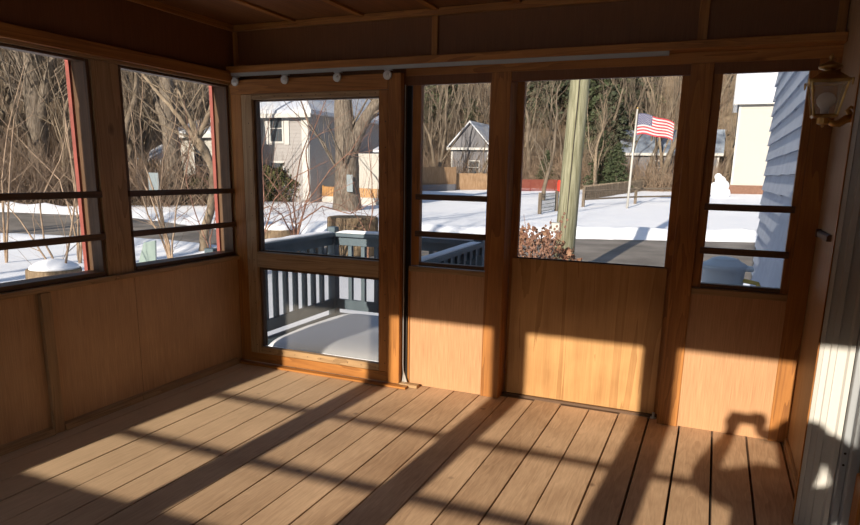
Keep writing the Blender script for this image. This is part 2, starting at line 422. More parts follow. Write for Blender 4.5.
window(1.172, 1.542, .694, 1.628, .004, .047, .010, .017, .020, ZB, 'narrow screened window beside the sliding door')
window(2.582, 2.905, .697, 1.632, .004, .037, .030, .013, .020, ZB, 'screened window at the right with two crossbars')
for x0, x1, z in ((1.118, 1.550, .672), (2.546, 2.934, .676)):   # thin stained ledges under these windows
    bm = MB(K); bm.box(x0, x1, -.006, .003, z - .030, z - .002, bev=.0012); trim(bm, 'dull_pine_x', 'stained strip under the window')
# centre door panel (fixed, recessed)
r = empty('door_2', Vector((2.06, .09, 0)) * K); tag(r, 'recessed plywood door with a large screened upper opening', kind='structure')
b = MB(K); b.box(1.652, 1.692, .09, .115, 0, 1.66, bev=.0015); b.build('stile', 'pine_z', r)
b = MB(K); b.box(2.414, 2.450, .09, .115, 0, 1.66, bev=.0015); b.build('stile', 'pine_z', r)
b = MB(K); b.box(1.692, 2.414, .09, .115, 1.618, 1.66, bev=.0015); b.build('top_rail', 'pine_x', r)
b = MB(K); b.box(1.670, 2.430, .080, .0895, .012, .742, bev=.001); b.build('panel', 'ply_gold', r)
b = MB(K); b.box(1.692, 2.414, .0895, .10, .725, .748, bev=.001); b.build('middle_rail', 'dark_frame_x', r)
b = MB(K); b.box(1.692, 2.414, .108, .109, .748, 1.618); b.build('screen', 'screen', r)
finish(r)
bm = MB(K); bm.box(1.652, 2.45, .06, .1155, -.0, .012); trim(bm, 'dark_frame_x', 'dark threshold under the recessed door')
b = MB(K); b.box(2.425, 2.437, .05, .062, .0, .03, bev=.002); b.box(2.418, 2.444, .045, .066, 0, .006); tag(b.build('floor_bolt', 'galvanised'), 'small metal bolt at the foot of the recessed door', 'bolt')

# sliding screen door (in front of the wall)
dy0, dy1 = -.060, -.022
r = empty('door_1', Vector((.54, -.05, 0)) * K); tag(r, 'sliding wooden screen door hung on rollers', kind='structure')
def dbox(name, m, *a):
    b = MB(K); b.box(*a, bev=.0015); return b.build(name, m, r)
dbox('stile', 'pine_z', .004, .078, dy0 + .004, dy1, .012, 1.600)
dbox('stile', 'dull_pine_z', .080, .152, dy0 + .002, dy1, .070, 1.575)
dbox('stile', 'pine_z', 1.015, 1.088, dy0, dy1, .012, 1.655)
dbox('stile', 'pine_z', .962, 1.013, dy0 + .003, dy1, .070, 1.575)
dbox('top_rail', 'pine_x', .004, 1.013, dy0, dy1, 1.578, 1.655)
dbox('top_rail', 'dull_pine_x', .153, .961, dy0 + .003, dy1, 1.548, 1.576)
dbox('middle_rail', 'dull_pine_x', .153, .961, dy0, dy1, .600, .690)
dbox('bottom_rail', 'dull_pine_x', .153, .9615, dy0 + .003, dy1, .070, .110)
dbox('bottom_rail', 'pine_x', .080, 1.013, dy0 + .001, dy1, .012, .069)
b = MB(K)                                                        # dark inner stops
for a in ((.153, .168, dy1 - .016, dy1 + .02, .690, 1.548), (.950, .961, dy1 - .016, dy1 + .02, .690, 1.548), (.153, .961, dy1 - .01, dy1 + .02, 1.540, 1.5475), (.168, .950, dy1 + .0, dy1 + .02, .682, .698)): b.box(*a)
b.build('glazing_stop', 'dark_frame_z', r)
b = MB(K)
for a in ((.153, .164, dy1 - .016, dy1 + .02, .110, .600), (.950, .961, dy1 - .016, dy1 + .02, .110, .600), (.153, .961, dy1 - .01, dy1 + .02, .582, .5995)): b.box(*a)
b.build('glazing_stop', 'dark_frame_z', r)
b = MB(K); b.box(.160, .955, dy1 + .002, dy1 + .003, .695, 1.545); b.build('screen', 'screen', r)
b = MB(K); b.box(.160, .955, dy1 + .002, dy1 + .003, .112, .590); b.build('screen', 'haze_screen', r)
b = MB(K)                                                        # nail heads
for z in [.12 + i * .13 for i in range(11)]:
    for x in (.128, 1.000): b.lathe((x, dy0 + .003, z), [(-.0015, .0028), (0, .0028)], (0, 1, 0), 8)
for x in [.22 + i * .09 for i in range(9)]:
    for z in (.09, .645, 1.562): b.lathe((x, dy0 + .002, z), [(-.0015, .0025), (0, .0025)], (0, 1, 0), 8)
b.build('nail_heads', 'dark_gap', r)
for x in (.060, .395, .725, 1.020):                              # hangers
    b = MB(K); b.lathe((x, -.083, 1.643), [(-.004, .006), (-.003, .010), (0, .011), (.001, .0225), (.010, .0225), (.011, .012), (.016, .012)], (0, 1, 0), 24)
    wh = b.build('roller_wheel', 'roller_plastic', r, smooth=False)
    b = MB(K); b.lathe((x, -.091, 1.643), [(0, .004), (.004, .005)], (0, 1, 0), 6)
    b.box(x - .006, x + .006, -.064, -.060, 1.630, 1.672); b.box(x - .022, x + .022, -.075, -.058, 1.667, 1.671)
    child_of_mesh(b, 'roller_bracket', 'galvanised', wh, Vector((.54, -.05, 0)) * K)
finish(r)
# track
b = MB(K)
b.prism([(-.0, -.074, 1.691), (-.0, -.050, 1.691), (-.0, -.050, 1.675), (-.0, -.055, 1.675), (-.0, -.055, 1.686), (-.0, -.070, 1.686), (-.0, -.074, 1.674)], (2.36, 0, 0))
tag(b.build('door_track', 'track_metal'), 'long grey metal sliding-door track under the header', 'track')
# threshold strip and stop blocks
bm = MB(K); bm.box(.0, 1.15, -.105, -.064, 0, .012, bev=.002); trim(bm, 'pine_x', 'threshold strip along the foot of the screen door')
b = MB(K); b.box(1.090, 1.200, -.062, -.026, .0, .018, bev=.002); tag(b.build('door_stop_block', 'dull_pine_x'), 'small grey wood stop block at the foot of the screen door', 'block')
b = MB(K); b.tube([(1.099, -.030, 1.60), (1.099, -.030, .5), (1.099, -.028, .12), (1.103, -.026, .02)], .0028, 6)
b.prism([(1.094, -.028, .0185), (1.124, -.028, .0185), (1.101, -.028, .085)], (0, .004, 0))
tag(b.build('door_edge_strip', 'galvanised'), 'thin metal strip curling down in the gap beside the screen door', 'metal strip')

# left wall
PL = [(-.82, -.060), (-1.740, -.975), (-2.655, -1.890), (-3.57, -2.805)]
bm = MB(K)
bm.box(-.02, 0, -3.70, .0, 0, .66); bm.box(-.02, 0, -3.70, 0, 1.63, ZC)
bm.box(-.10, -.02, -3.70, .0, -.04, .66); bm.box(-.10, -.02, -3.70, 0, 1.635, ZC)
struct(bm, 'wall_left', 'ply_left', 'brown plywood wall under and over the left windows')
# thin panel facing the room, the upper wall's shade put into its colour
bm = MB(K); bm.box(.0003, .003, -3.70, -.001, 1.70, ZC - .001); struct(bm, 'wall_left_upper', 'ply_upper', 'plywood above the left windows, coloured darker for its shade')
bm = MB(K); bm.box(.0003, .030, -3.70, -.001, 1.645, 1.700, bev=.002); trim(bm, 'pine_y', 'header board over the left windows')
bm = MB(K); bm.box(-.03, .006, -3.70, -.001, 1.630, 1.6445, bev=.001); trim(bm, 'dull_pine_y')
for y0, y1 in ((-.975, -.825), (-1.885, -1.745), (-2.80, -2.66), (-.058, .0), (-3.70, -3.575)):
    bm = MB(K); bm.box(-.095, .004, y0, y1, .66, 1.6295, bev=.002); trim(bm, 'dull_pine_z', 'upright between the left windows')
for i, (y0, y1) in enumerate(PL):
    wn_[0] += 1
    r = empty('window_%d' % wn_[0], Vector((0, (y0 + y1) / 2, .66)) * K)
    tag(r, ['left-wall screened window nearest the corner', 'left-wall screened window at the photo edge', 'left-wall window beside the viewer', 'left-wall window behind the viewer'][i], kind='structure')
    b = MB(K); b.box(-.095, -.005, y0 + .001, y0 + .018, .662, 1.628, bev=.001); b.build('jamb', 'dark_frame_z', r)
    b = MB(K); b.box(-.095, -.005, y1 - .018, y1 - .001, .662, 1.628, bev=.001); b.build('jamb', 'dark_frame_z', r)
    b = MB(K); b.box(-.095, .000, y0 + .018, y1 - .018, .662, .684, bev=.001); b.build('bottom_rail', 'dark_frame_y', r)
    b = MB(K); b.box(-.06, -.01, y0 + .018, y1 - .018, 1.618, 1.629, bev=.001); b.build('top_rail', 'dark_frame_y', r)
    for zb in ZB:
        b = MB(K); b.box(-.012, .010, y0, y1, zb - .0145, zb + .0145, bev=.002); b.build('crossbar', 'dark_frame_y', r)
    b = MB(K); b.box(-.091, -.090, y0 + .018, y1 - .018, .684, 1.618); b.build('screen', 'screen', r)
    b = MB(K); b.box(-.118, -.096, y1 - .030, y1 + .07, .60, 1.70); b.build('outer_trim', 'red_paint', r)
    finish(r)
bm = MB(K); bm.box(.0003, .020, -3.70, -.001, .636, .660, bev=.002); trim(bm, 'dull_pine_y', 'ledge under the left windows')
bm = MB(K); bm.box(.0205, .024, -.95, -.55, .642, .658); trim(bm, 'dull_pine_y')
for y in (-1.315, -2.25, -3.2):
    bm = MB(K); bm.box(.0003, .022, y - .024, y + .024, .0, .635, bev=.002); trim(bm, 'dull_pine_z', 'batten on the left lower wall')
for i, (y0, y1) in enumerate(((-1.288, -.85), (-.845, -.10), (-3.6, -1.342))):
    bm = MB(K); bm.prism([(.0003, y0, 0), (.026, y0, 0), (.020, y0, .026), (.0003, y0, .034)], (0, y1 - y0, 0))
    struct(bm, 'baseboard_left' if i == 0 else 'baseboard_left_%d' % (i + 1), 'dull_pine_y', 'low base strip of the left wall')
bm = MB(K); bm.box(.0003, .0010, -.8240, -.8228, .035, .63); trim(bm, 'dark_frame_z', 'seam between plywood sheets')

# near wall behind the camera, with four window openings
XO = [(.115, .685), (.835, 1.405), (1.560, 2.145), (2.315, 2.935)]
ya, yb = -3.74, -3.70
bm = MB(K); bm.box(-.12, 3.4, ya, yb, -.04, .688); bm.box(-.12, 3.4, ya, yb, 1.6225, ZC); 
xs = [-.12] + [v for o in XO for v in o] + [3.4]
for a, b_ in zip(xs[::2], xs[1::2]): bm.box(a, b_, ya, yb, .688, 1.6225)
struct(bm, 'wall_near', 'ply_left', 'plywood wall behind the viewer')
for i, (x0, x1) in enumerate(XO):
    wn_[0] += 1
    r = empty('window_%d' % wn_[0], Vector(((x0 + x1) / 2, -3.72, .69)) * K); tag(r, 'window opening %s in the wall behind the viewer' % ('farthest left', 'left of centre', 'right of centre', 'farthest right')[i], kind='structure')
    for zb in (1.039, .846):
        b = MB(K); b.box(x0, x1, -3.727, -3.713, zb - .0125, zb + .0125); b.build('crossbar', 'dark_frame_x', r)
    b = MB(K); b.box(x0, x1, -3.7295, -3.7285, .688, 1.6225); b.build('screen', 'screen', r)
    finish(r)

# right wall: plywood return, white casing, house wall with a grey storm door
bm = MB(K); bm.box(W, W + .018, -.765, .0, 0, ZC); bm.box(W + .018, 3.2, -.765, .11, 0, ZC); struct(bm, 'wall_right', 'ply_side', 'pale plywood strip of the right wall')
bm = MB(K); bm.box(W - .012, W - .0003, -.762, -.02, .0, .030, bev=.001); struct(bm, 'baseboard_right', 'dull_pine_y', 'base strip of the right wall')
bm = MB(K); bm.box(2.962, 2.966, -.786, -.768, 0, 1.95); trim(bm, 'pine_z', 'raw wood edge beside the white casing')
b = MB(K)
b.prism([(2.967, -.766, 0), (2.967, -.786, 0), (2.978, -.792, 0), (2.981, -.786, 0), (2.996, -.788, 0), (2.999, -.794, 0), (3.014, -.796, 0), (3.018, -.788, 0),
         (3.044, -.790, 0), (3.050, -.800, 0), (3.064, -.800, 0), (3.066, -.766, 0)], (0, 0, ZC - .01)); 
trim(b, 'white_paint', 'fluted white door casing at the right')
b = MB(K); b.box(3.066, 3.086, -.830, -.766, 0, ZC - .01, bev=.002); b.box(3.086, 3.112, -.870, -.820, 0, ZC - .01, bev=.002); trim(b, 'grey_paint', 'grey door jamb beside the white casing')
b = MB(K)
for i, z in enumerate((.72, .78, .30, .26, .9)): b.lathe((3.0755, -.8315, z), [(0, .004), (.0015, .004)], (0, 1, 0), 10)
trim(b, 'dark_gap', 'screw holes in the grey jamb')
bm = MB(K); bm.box(3.16, 3.35, -3.70, -.80, 0, ZC); struct(bm, 'wall_right_house', 'siding_white', 'white house wall at the right')
b = MB(K); b.box(3.118, 3.158, -1.75, -.90, .02, 1.70, bev=.003); b.box(3.110, 3.118, -1.66, -.99, .12, .75, bev=.003); b.box(3.110, 3.118, -1.66, -.99, .86, 1.58, bev=.003)
o = struct(b, 'door_3', 'grey_paint', 'grey house door at the right edge')
bm = MB(K); bm.box(3.106, 3.135, -.96, -.874, 0, .26, bev=.003); trim(bm, 'pine_z', 'short wood strip at the foot of the house door')
b = MB(K); b.prism([(W - .016, -.385, .944), (W - .016, -.385, .962), (W - .010, -.385, .968), (W - .0005, -.385, .968), (W - .0005, -.385, .944)], (0, .27, 0))
b.box(W - .020, W - .0005, -.128, -.112, .940, .972, bev=.002)
tag(b.build('wall_catch', 'dark_frame_y'), 'dark wooden catch block on the right side wall', 'catch')

# outer shell so daylight only comes through the openings
bm = MB(K); bm.box(-.13, 3.40, -3.82, .20, ZC + .051, ZC + .11); struct(bm, 'roof', 'siding_grey')
bm = MB(K); bm.box(-.10, 3.16, .04, .11, -.06, -.001); bm.box(1.115, 1.552, .036, .11, .001, .66); bm.box(2.546, 3.2, .0365, .11, .001, .67); struct(bm, 'wall_far_outer', 'dark_frame_x', 'outer face of the door-side wall')

# ================================================================== LANTERN
def lantern():
    cx, cy = 2.912, -.55
    r = empty('wall_lantern', Vector((W, cy, 1.35)) * K); tag(r, 'brass carriage lantern with a bulb on the right wall', 'lantern')
    zt, zb = 1.484, 1.378; ht, hb = .053, .034
    def corner(h, z, i): sx, sy = ((-1, -1), (1, -1), (1, 1), (-1, 1))[i]; return Vector((cx + sx * h, cy + sy * h, z))
    b = MB(K)
    for i in range(4):
        b.tube([corner(hb, zb, i), corner(ht, zt, i)], .0036, 6); b.tube([corner(hb, zb, i), corner(hb, zb, (i + 1) % 4)], .0038, 6); b.tube([corner(ht, zt, i), corner(ht, zt, (i + 1) % 4)], .0038, 6)
        b.ball(corner(hb, zb, i), .005, 1); c = corner(ht * 1.16, zt + .002, i); b.tube([c + Vector((0, 0, .006)), c, c - Vector((0, 0, .012)), c - Vector((0, 0, .018))], [.003, .0045, .003, .001], 6)
    b.build('cage', 'brass', r)
    for i in range(4):
        j = (i + 1) % 4; b = MB(K); b.f([b.v(corner(hb * .98, zb, i)), b.v(corner(hb * .98, zb, j)), b.v(corner(ht * .98, zt, j)), b.v(corner(ht * .98, zt, i))]); b.build('glass_pane', 'lantern_glass', r)
    b = MB(K)
    lv = [(ht * 1.16, zt), (ht * 1.16, zt + .005), (ht * .95, zt + .012), (ht * .52, zt + .030), (ht * .36, zt + .036)]
    rg = [[b.v(corner(h, z, i)) for i in range(4)] for h, z in lv]
    b.f(rg[0][::-1]); b.f(rg[-1])
    for a, c in zip(rg, rg[1:]):
        for i in range(4): b.f([a[i], a[(i + 1) % 4], c[(i + 1) % 4], c[i]])
    b.build('roof_cap', 'brass', r)
    b = MB(K); b.lathe((cx, cy, zt + .034), [(0, .018), (.004, .014), (.007, .020), (.012, .034), (.018, .036), (.024, .030), (.030, .016), (.034, .007), (.037, .008), (.040, .004), (.044, .007), (.049, .0075), (.054, .004), (.060, .001)], n=20); b.build('finial', 'brass', r, smooth=True)
    b = MB(K); b.lathe((cx, cy, zb + .002), [(0, .013), (.012, .013), (.02, .012), (.028, .020), (.040, .028), (.052, .029), (.064, .024), (.072, .012), (.075, .002)], n=18); b.build('bulb', 'bulb_glass', r, smooth=True)
    b = MB(K); b.box(cx - hb, cx + hb, cy - hb, cy + hb, zb - .006, zb - .001, bev=.001)
    b.lathe((cx, cy, zb - .038), [(0, .002), (.003, .005), (.006, .003), (.009, .011), (.012, .019), (.031, .019), (.033, .012)], n=8); b.build('base_cup', 'brass', r)
    b = MB(K); b.tube([(W - .012, cy + .03, 1.372), (W - .030, cy + .022, 1.368), (W - .052, cy + .010, 1.352), (W - .070, cy + .003, 1.352), (cx + .014, cy, 1.360)], [.016, .014, .012, .010, .008], 10)
    b.tube([(W - .014, cy + .03, 1.380), (W - .030, cy + .028, 1.398), (W - .022, cy + .03, 1.408), (W - .010, cy + .03, 1.402)], [.011, .008, .006, .004], 8); b.build('arm', 'brass', r, smooth=True)
    b = MB(K); b.lathe((W - .0005, cy + .03, 1.372), [(0, .034), (-.004, .034), (-.007, .028), (-.012, .025), (-.016, .014)], (1, 0, 0), 24); b.build('wall_plate', 'brass', r)
    finish(r)
lantern()

# ================================================================== OUTSIDE DECK WITH RAILING
DX0, DX1, DY0, DY1, DZ = -.36, .98, .12, 1.62, -.05
bm = MB(K)
for i in range(13):
    y = DY0 + i * .12
    bm.box(DX0, DX1 + .1, y + .003, min(y + .117, DY1 + .04), DZ - .03, DZ, bev=.001)
struct(bm, 'deck_platform', 'deck_paint', 'blue-grey painted deck boards outside the screen door')
rail = empty('deck_railing', Vector(((DX0 + DX1) / 2, DY1, DZ)) * K); tag(rail, 'blue-grey painted wooden railing around the snowy deck', 'railing')
RZ = .645
for (x, y, top) in ((DX0, DY1, .70), (DX1 - .02, DY1, .70), (DX0, DY0 + .02, .66), (DX1 - .02, DY0 + .02, .63)):
    b = MB(K); b.box(x - .036, x + .036, y - .036, y + .036, -.95, top, bev=.003); b.build('post', 'deck_paint', rail)
def railrun(p, q, zt0, zt1):
    p, q = Vector(p), Vector(q); d = (q - p); L_ = d.length; u = d.normalized(); n = Vector((-u.y, u.x, 0))
    def bar(w_, z0, z1, name, ex=0):
        b = MB(K); a = p - u * ex; c = q + u * ex
        vs_ = []
        for P_, zt in ((a, zt0), (c, zt1)):
            for sgn, zz in ((-1, z0), (1, z0), (1, z1), (-1, z1)): vs_.append(b.v(P_ + n * sgn * w_ + Vector((0, 0, zt + zz))))
        for qd in ((0, 1, 2, 3), (7, 6, 5, 4), (0, 4, 5, 1), (1, 5, 6, 2), (2, 6, 7, 3), (3, 7, 4, 0)): b.f([vs_[i] for i in qd])
        return b.build(name, 'deck_paint', rail)
    bar(.055, -.030, 0, 'top_rail'); bar(.015, -.105, -.030, 'upper_rail'); bar(.016, -.66, -.575, 'lower_rail')
    cnt = int(L_ / .118)
    for i in range(1, cnt):
        c = p + d * (i / cnt); zt = zt0 + (zt1 - zt0) * i / cnt
        b = MB(K); a = c + n * .018
        b.box(a.x - .017, a.x + .017, a.y - .017, a.y + .017, zt - .64, zt - .032); b.build('baluster', 'deck_paint', rail)
railrun((DX0, DY0 + .06, 0), (DX0, DY1 - .036, 0), RZ, RZ + .01)
railrun((DX0 + .036, DY1, 0), (DX1 - .056, DY1, 0), RZ + .01, RZ + .01)
railrun((DX1 - .02, DY1 - .036, 0), (DX1 - .02, DY0 + .06, 0), RZ + .005, RZ - .02)
finish(rail)
def snow_slab(name, outline, h, label, n=26, z0=DZ):
    xs_, ys_ = [p[0] for p in outline], [p[1] for p in outline]; x0, x1, y0, y1 = min(xs_), max(xs_), min(ys_), max(ys_)
    b = MB(K); top = []; 
    for i in range(n + 1):
        row = []
        for j in range(n + 1):
            u, v_ = i / n, j / n; s0 = (1 - abs(2 * u - 1) ** 6) * (1 - abs(2 * v_ - 1) ** 6)
            ang = (u - .5, v_ - .5); x = x0 + (x1 - x0) * u; y = y0 + (y1 - y0) * v_
            # round the corners by pulling in
            cx_, cy_ = (x0 + x1) / 2, (y0 + y1) / 2; m_ = 1 - .10 * (abs(2 * u - 1) * abs(2 * v_ - 1)) ** 2
            x = cx_ + (x - cx_) * m_; y = cy_ + (y - cy_) * m_
            row.append(b.v((x, y, z0 + .002 + h * max(0, s0) ** .45 * (1 + .12 * noise.noise(Vector((x * 3, y * 3, 1)))))))
        top.append(row)
    for i in range(n):
        for j in range(n): b.f([top[i][j], top[i + 1][j], top[i + 1][j + 1], top[i][j + 1]])
    b.f([top[i][0] for i in range(n + 1)][::-1] and [b.v((x0 + .02, y0 + .02, z0 + .001)), b.v((x0 + .02, y1 - .02, z0 + .001)), b.v((x1 - .02, y1 - .02, z0 + .001)), b.v((x1 - .02, y0 + .02, z0 + .001))])
    o = b.build(name, 'snow', None, True); tag(o, label, 'snow', kind='stuff'); return o
snow_slab('deck_snow', [(-.20, .30), (.92, 1.52)], .085, 'thick slab of snow lying on the deck outside the door')
def snow_bead(name, p, q, wd, h, label):
    p, q = Vector(p), Vector(q); u = (q - p).normalized(); n = Vector((-u.y, u.x, 0)).normalized(); b = MB(K); rows = []; N_ = 24
    for i in range(N_ + 1):
        c = p.lerp(q, i / N_); e = min(1, min(i, N_ - i) / 1.5 + .15); hh = h * e * (1 + .4 * noise.noise(c * 6)); row = []
        for j in range(9):
            t = math.pi * j / 8; row.append(b.v(c + n * math.cos(t) * wd * (.9 + .1 * e) + Vector((0, 0, math.sin(t) ** .7 * hh if 0 < j < 8 else 0))))
        rows.append(row)
    for a, c in zip(rows, rows[1:]):
        for j in range(8): b.f([a[j], c[j], c[j + 1], a[j + 1]])
        b.f([a[8], c[8], c[0], a[0]])
    b.f(rows[0]); b.f(rows[-1][::-1])
    o = b.build(name, 'snow', None, True); tag(o, label, 'snow', kind='stuff')
snow_bead('rail_snow', (DX0, DY0 + .1, RZ + .001), (DX0, DY1 - .05, RZ + .011), .042, .018, 'strip of snow along the left deck rail')
snow_bead('rail_snow', (DX0 + .05, DY1, RZ + .0105), (DX1 - .08, DY1, RZ + .0105), .044, .022, 'strip of snow along the back deck rail')
snow_bead('rail_snow', (DX1 - .02, DY1 - .06, RZ + .006), (DX1 - .02, DY0 + .12, RZ - .017), .040, .012, 'strip of snow along the right deck rail')

# ================================================================== TREES
def grow(b, p, d, L_, r, depth, maxd, rng, nch=(2, 4), spread=.55, wig=.12, upb=.10, sides=5, taper=.62, seg=4, first=.35):
    pts = [p.copy()]; rad = [r]; dirs = [d.copy()]
    for i in range(seg):
        d = (d + Vector((rng.gauss(0, wig), rng.gauss(0, wig), rng.gauss(0, wig * .6) + upb * .3))).normalized()
        p = p + d * (L_ / seg); pts.append(p.copy()); rad.append(r * (1 - (1 - taper) * (i + 1) / seg)); dirs.append(d.copy())
    b.tube(pts, rad, max(3, sides), cap=(depth == 0))
    if depth >= maxd: return
    n = rng.randint(*nch) + (1 if depth > 0 else 2)
    for k in range(n):
        t = 1.0 if k == 0 else rng.uniform(first, 1.0)
        fi = t * seg; i = min(int(fi), seg - 1); q = pts[i].lerp(pts[i + 1], fi - i); dd = dirs[min(i + 1, seg)]
        axis = dd.orthogonal().normalized(); axis.rotate(Matrix.Rotation(rng.uniform(0, 6.283), 3, dd))
        a = rng.uniform(.25, 1.0) * spread * (0.5 if k == 0 else 1.25)
        nd = (dd * math.cos(a) + axis * math.sin(a)); nd = (nd + Vector((0, 0, upb))).normalized()
        grow(b, q, nd, L_ * rng.uniform(.55, .82) * (1 if k == 0 else .85), r * taper * (.95 if k == 0 else .62) * (1 - .25 * t if k else 1), depth + 1, maxd, rng, nch, spread, wig, upb, sides - 1, taper, seg if depth < 2 else 3, .25)
def bare_tree(seed, h, r, m, maxd=4, **kw):
    rng = random.Random(seed); b = MB(); b.lathe((0, 0, -.6), [(0, r * 1.6), (.5, r * 1.35), (.75, r * 1.05)], n=8)
    grow(b, Vector((0, 0, 0)), Vector((0, 0, 1)), h * .38, r, 0, maxd, rng, sides=9, **kw)
    return b.build('bare_tree', m, None, True)
protos = [bare_tree(11, 13, .20, 'bark_far', 5, nch=(2, 3)), bare_tree(12, 15, .24, 'bark_far', 5, nch=(2, 3), spread=.45), bare_tree(13, 10, .15, 'bark_far', 5, nch=(2, 3), spread=.75, first=.15),
          bare_tree(14, 8, .11, 'bark_pale', 5, nch=(2, 3), spread=.8, first=.1)]
def cross_az(px):                                                # azimuth of a column of sight
    d = pray(px, 173); return math.atan2(-d.x, d.y)
def place(o, x, y, s, rz, dz=0): o.location = (x, y, ground_z(x, y) + dz); o.scale = (s, s, s); o.rotation_euler = (0, 0, rz)
rng = random.Random(5); used = [False] * 4
for i in range(215):
    a = cross_az(rng.uniform(-30, 720)); x_ = CAM.x - math.sin(a) * 50; y_ = CAM.y + math.cos(a) * 50; h = hill_start(x_, y_)
    rr = h + 1 + 62 * rng.random() ** 1.3
    x, y = CAM.x - math.sin(a) * rr, CAM.y + math.cos(a) * rr
    k = rng.choices((0, 1, 2, 3), (3, 3, 3, 3))[0]
    o = protos[k] if not used[k] else protos[k].copy()
    if used[k]: C.objects.link(o)
    used[k] = True; place(o, x, y, rng.uniform(.8, 1.3), rng.uniform(0, 6.28))
    tag(o, 'bare leafless tree in the woods on the brown hillside', 'tree', 'bare trees on the wooded hillside')

def conifer(seed, h, R, m, n=2600, droop=.25, size=.5):
    rng = random.Random(seed); b = MB(); b.use('bark_grey'); b.tube([(0, 0, -.5), (0, 0, h * .5), (0, 0, h * .97)], [h * .02, h * .012, .02], 7); b.use(m)
    nb = 70
    for i in range(nb):
        t = (i / nb) ** .9; z = h * (.10 + .87 * t); L_ = R * (1 - t) ** .75 * rng.uniform(.7, 1.15) + .25; a = i * 2.4 + rng.uniform(-.3, .3)
        u = Vector((math.cos(a), math.sin(a), 0)); per = int(n / nb * (.35 + (1 - t)))
        b.tube([(0, 0, z), tuple(u * L_ + Vector((0, 0, z - droop * L_ * .6)))], [.04, .01], 3, cap=False)
        for j in range(per):
            s = rng.uniform(.12, 1) ** .8; c = u * (L_ * s) + Vector((0, 0, z - droop * L_ * s * s * .8)) + Vector((rng.gauss(0, .11), rng.gauss(0, .11), rng.gauss(0, .07))) * L_ * .8
            d1 = Vector((rng.gauss(0, 1), rng.gauss(0, 1), rng.gauss(0, .5))).normalized() * size * rng.uniform(.35, .8); d2 = d1.cross(Vector((rng.gauss(0, 1), rng.gauss(0, 1), rng.gauss(0, 1)))).normalized() * size * .16
            b.f([b.v(c - d1 * .5), b.v(c + d2), b.v(c + d1 * .5), b.v(c - d2)])
    return b.build('evergreen_tree', None)
pines = [conifer(31, 14, 3.4, 'needles', 5200, size=.9), conifer(32, 12, 3.8, 'needles_blue', 4800, .35, size=.9), conifer(33, 9, 2.6, 'needles', 3600, .2, size=.7)]
pu = [False] * 3
for i, (px, r_, k, s) in enumerate(((532, 88, 1, 1.0), (600, 78, 0, 1.15), (614, 84, 1, 1.15), (630, 96, 0, 1.0), (430, 88, 0, 1.0), (444, 92, 1, 1.0), (470, 78, 2, .8), (420, 90, 2, 1.2),
                                    (602, 64, 2, .62), (617, 62, 2, .5), (546, 66, 2, .42), (590, 88, 1, 1.2), (556, 92, 0, 1.0), (608, 72, 1, .8))):
    a = cross_az(px); x, y = CAM.x - math.sin(a) * r_, CAM.y + math.cos(a) * r_
    o = pines[k] if not pu[k] else pines[k].copy()
    if pu[k]: C.objects.link(o)
    pu[k] = True; place(o, x, y, s, i * 1.3)
    tag(o, 'dark evergreen tree standing among the bare trees beyond the yard', 'evergreen tree', 'evergreens beyond the yard')

# brush on the hill: one object nobody could count
b = MB(); rng = random.Random(77)
for i in range(6500):
    a = cross_az(rng.uniform(-30, 720)); x_ = CAM.x - math.sin(a) * 50; y_ = CAM.y + math.cos(a) * 50; rr = hill_start(x_, y_) - 1 + 55 * rng.random() ** 1.4
    x, y = CAM.x - math.sin(a) * rr, CAM.y + math.cos(a) * rr; p = Vector((x, y, ground_z(x, y) - .2))
    for j in range(3):
        d = Vector((rng.gauss(0, .5), rng.gauss(0, .5), 1)).normalized(); L_ = rng.uniform(1.2, 4); q = p + d * L_ * .6; e = q + (d + Vector((rng.gauss(0, .5), rng.gauss(0, .5), .1))).normalized() * L_ * .5
        e2 = q + (d + Vector((rng.gauss(0, .6), rng.gauss(0, .6), .1))).normalized() * L_ * .4
        b.tube([p, q, e], [.022, .016, .006], 3, cap=False); b.tube([q, e2], [.013, .005], 3, cap=False)
tag(b.build('brushwood', 'twig_tan'), 'tangle of bare brush covering the hillside', 'brush', kind='stuff')

# nearer individual trees
def tree_here(name, base, fn, label, cat='tree', group=None):
    o = fn(); o.name = name; o.location = base; tag(o, label, cat, group); return o
def custom_tree(stems, m, name, label, cat='tree', twigs=0, seed=1, tw=(.4, 1.4), tr=.012, up_=.5, mdepth=2, sp=.7, group=None):
    """stems: list of (points, radii) in metres; twigs sprout along them"""
    rng = random.Random(seed); b = MB()
    for pts, rad in stems:
        P_ = [Vector(p) for p in pts]
        # smooth subdivision with slight wobble
        out, rr_ = [], []
        for i in range(len(P_) - 1):
            for j in range(4):
                t = j / 4; q = P_[i].lerp(P_[i + 1], t); 
                if j: q = q + Vector((rng.gauss(0, 1), rng.gauss(0, 1), 0)) * min(rad[i], .05) * .3
                out.append(q); rr_.append(rad[i] + (rad[i + 1] - rad[i]) * t)
        out.append(P_[-1]); rr_.append(rad[-1]); b.tube(out, rr_, 10 if rad[0] > .08 else 6)
        for k in range(twigs):
            i = rng.randint(max(1, len(out) // 5), len(out) - 2); q = out[i]; dd = (out[i + 1] - out[i]).normalized()
            ax = dd.orthogonal().normalized(); ax.rotate(Matrix.Rotation(rng.uniform(0, 6.28), 3, dd))
            nd = (dd * .6 + ax * .8 + Vector((0, 0, up_ * .5))).normalized()
            grow(b, q, nd, rng.uniform(*tw), min(rr_[i] * .5, tr * rng.uniform(.7, 1.3)), 1, 1 + mdepth, rng, (1, 2), sp, .13, .12, 5, .6, 4, .2)
    o = b.build(name, m, None, True); tag(o, label, cat, group); return o
def scale_px(p): return (p - CAM).dot(fwd) / F                  # metres per pixel at p
def pts_at(base, pix):                                          # stems drawn at the base's own distance
    Y = base.y; return [at(x, y, Y + o_) for x, y, o_ in pix]

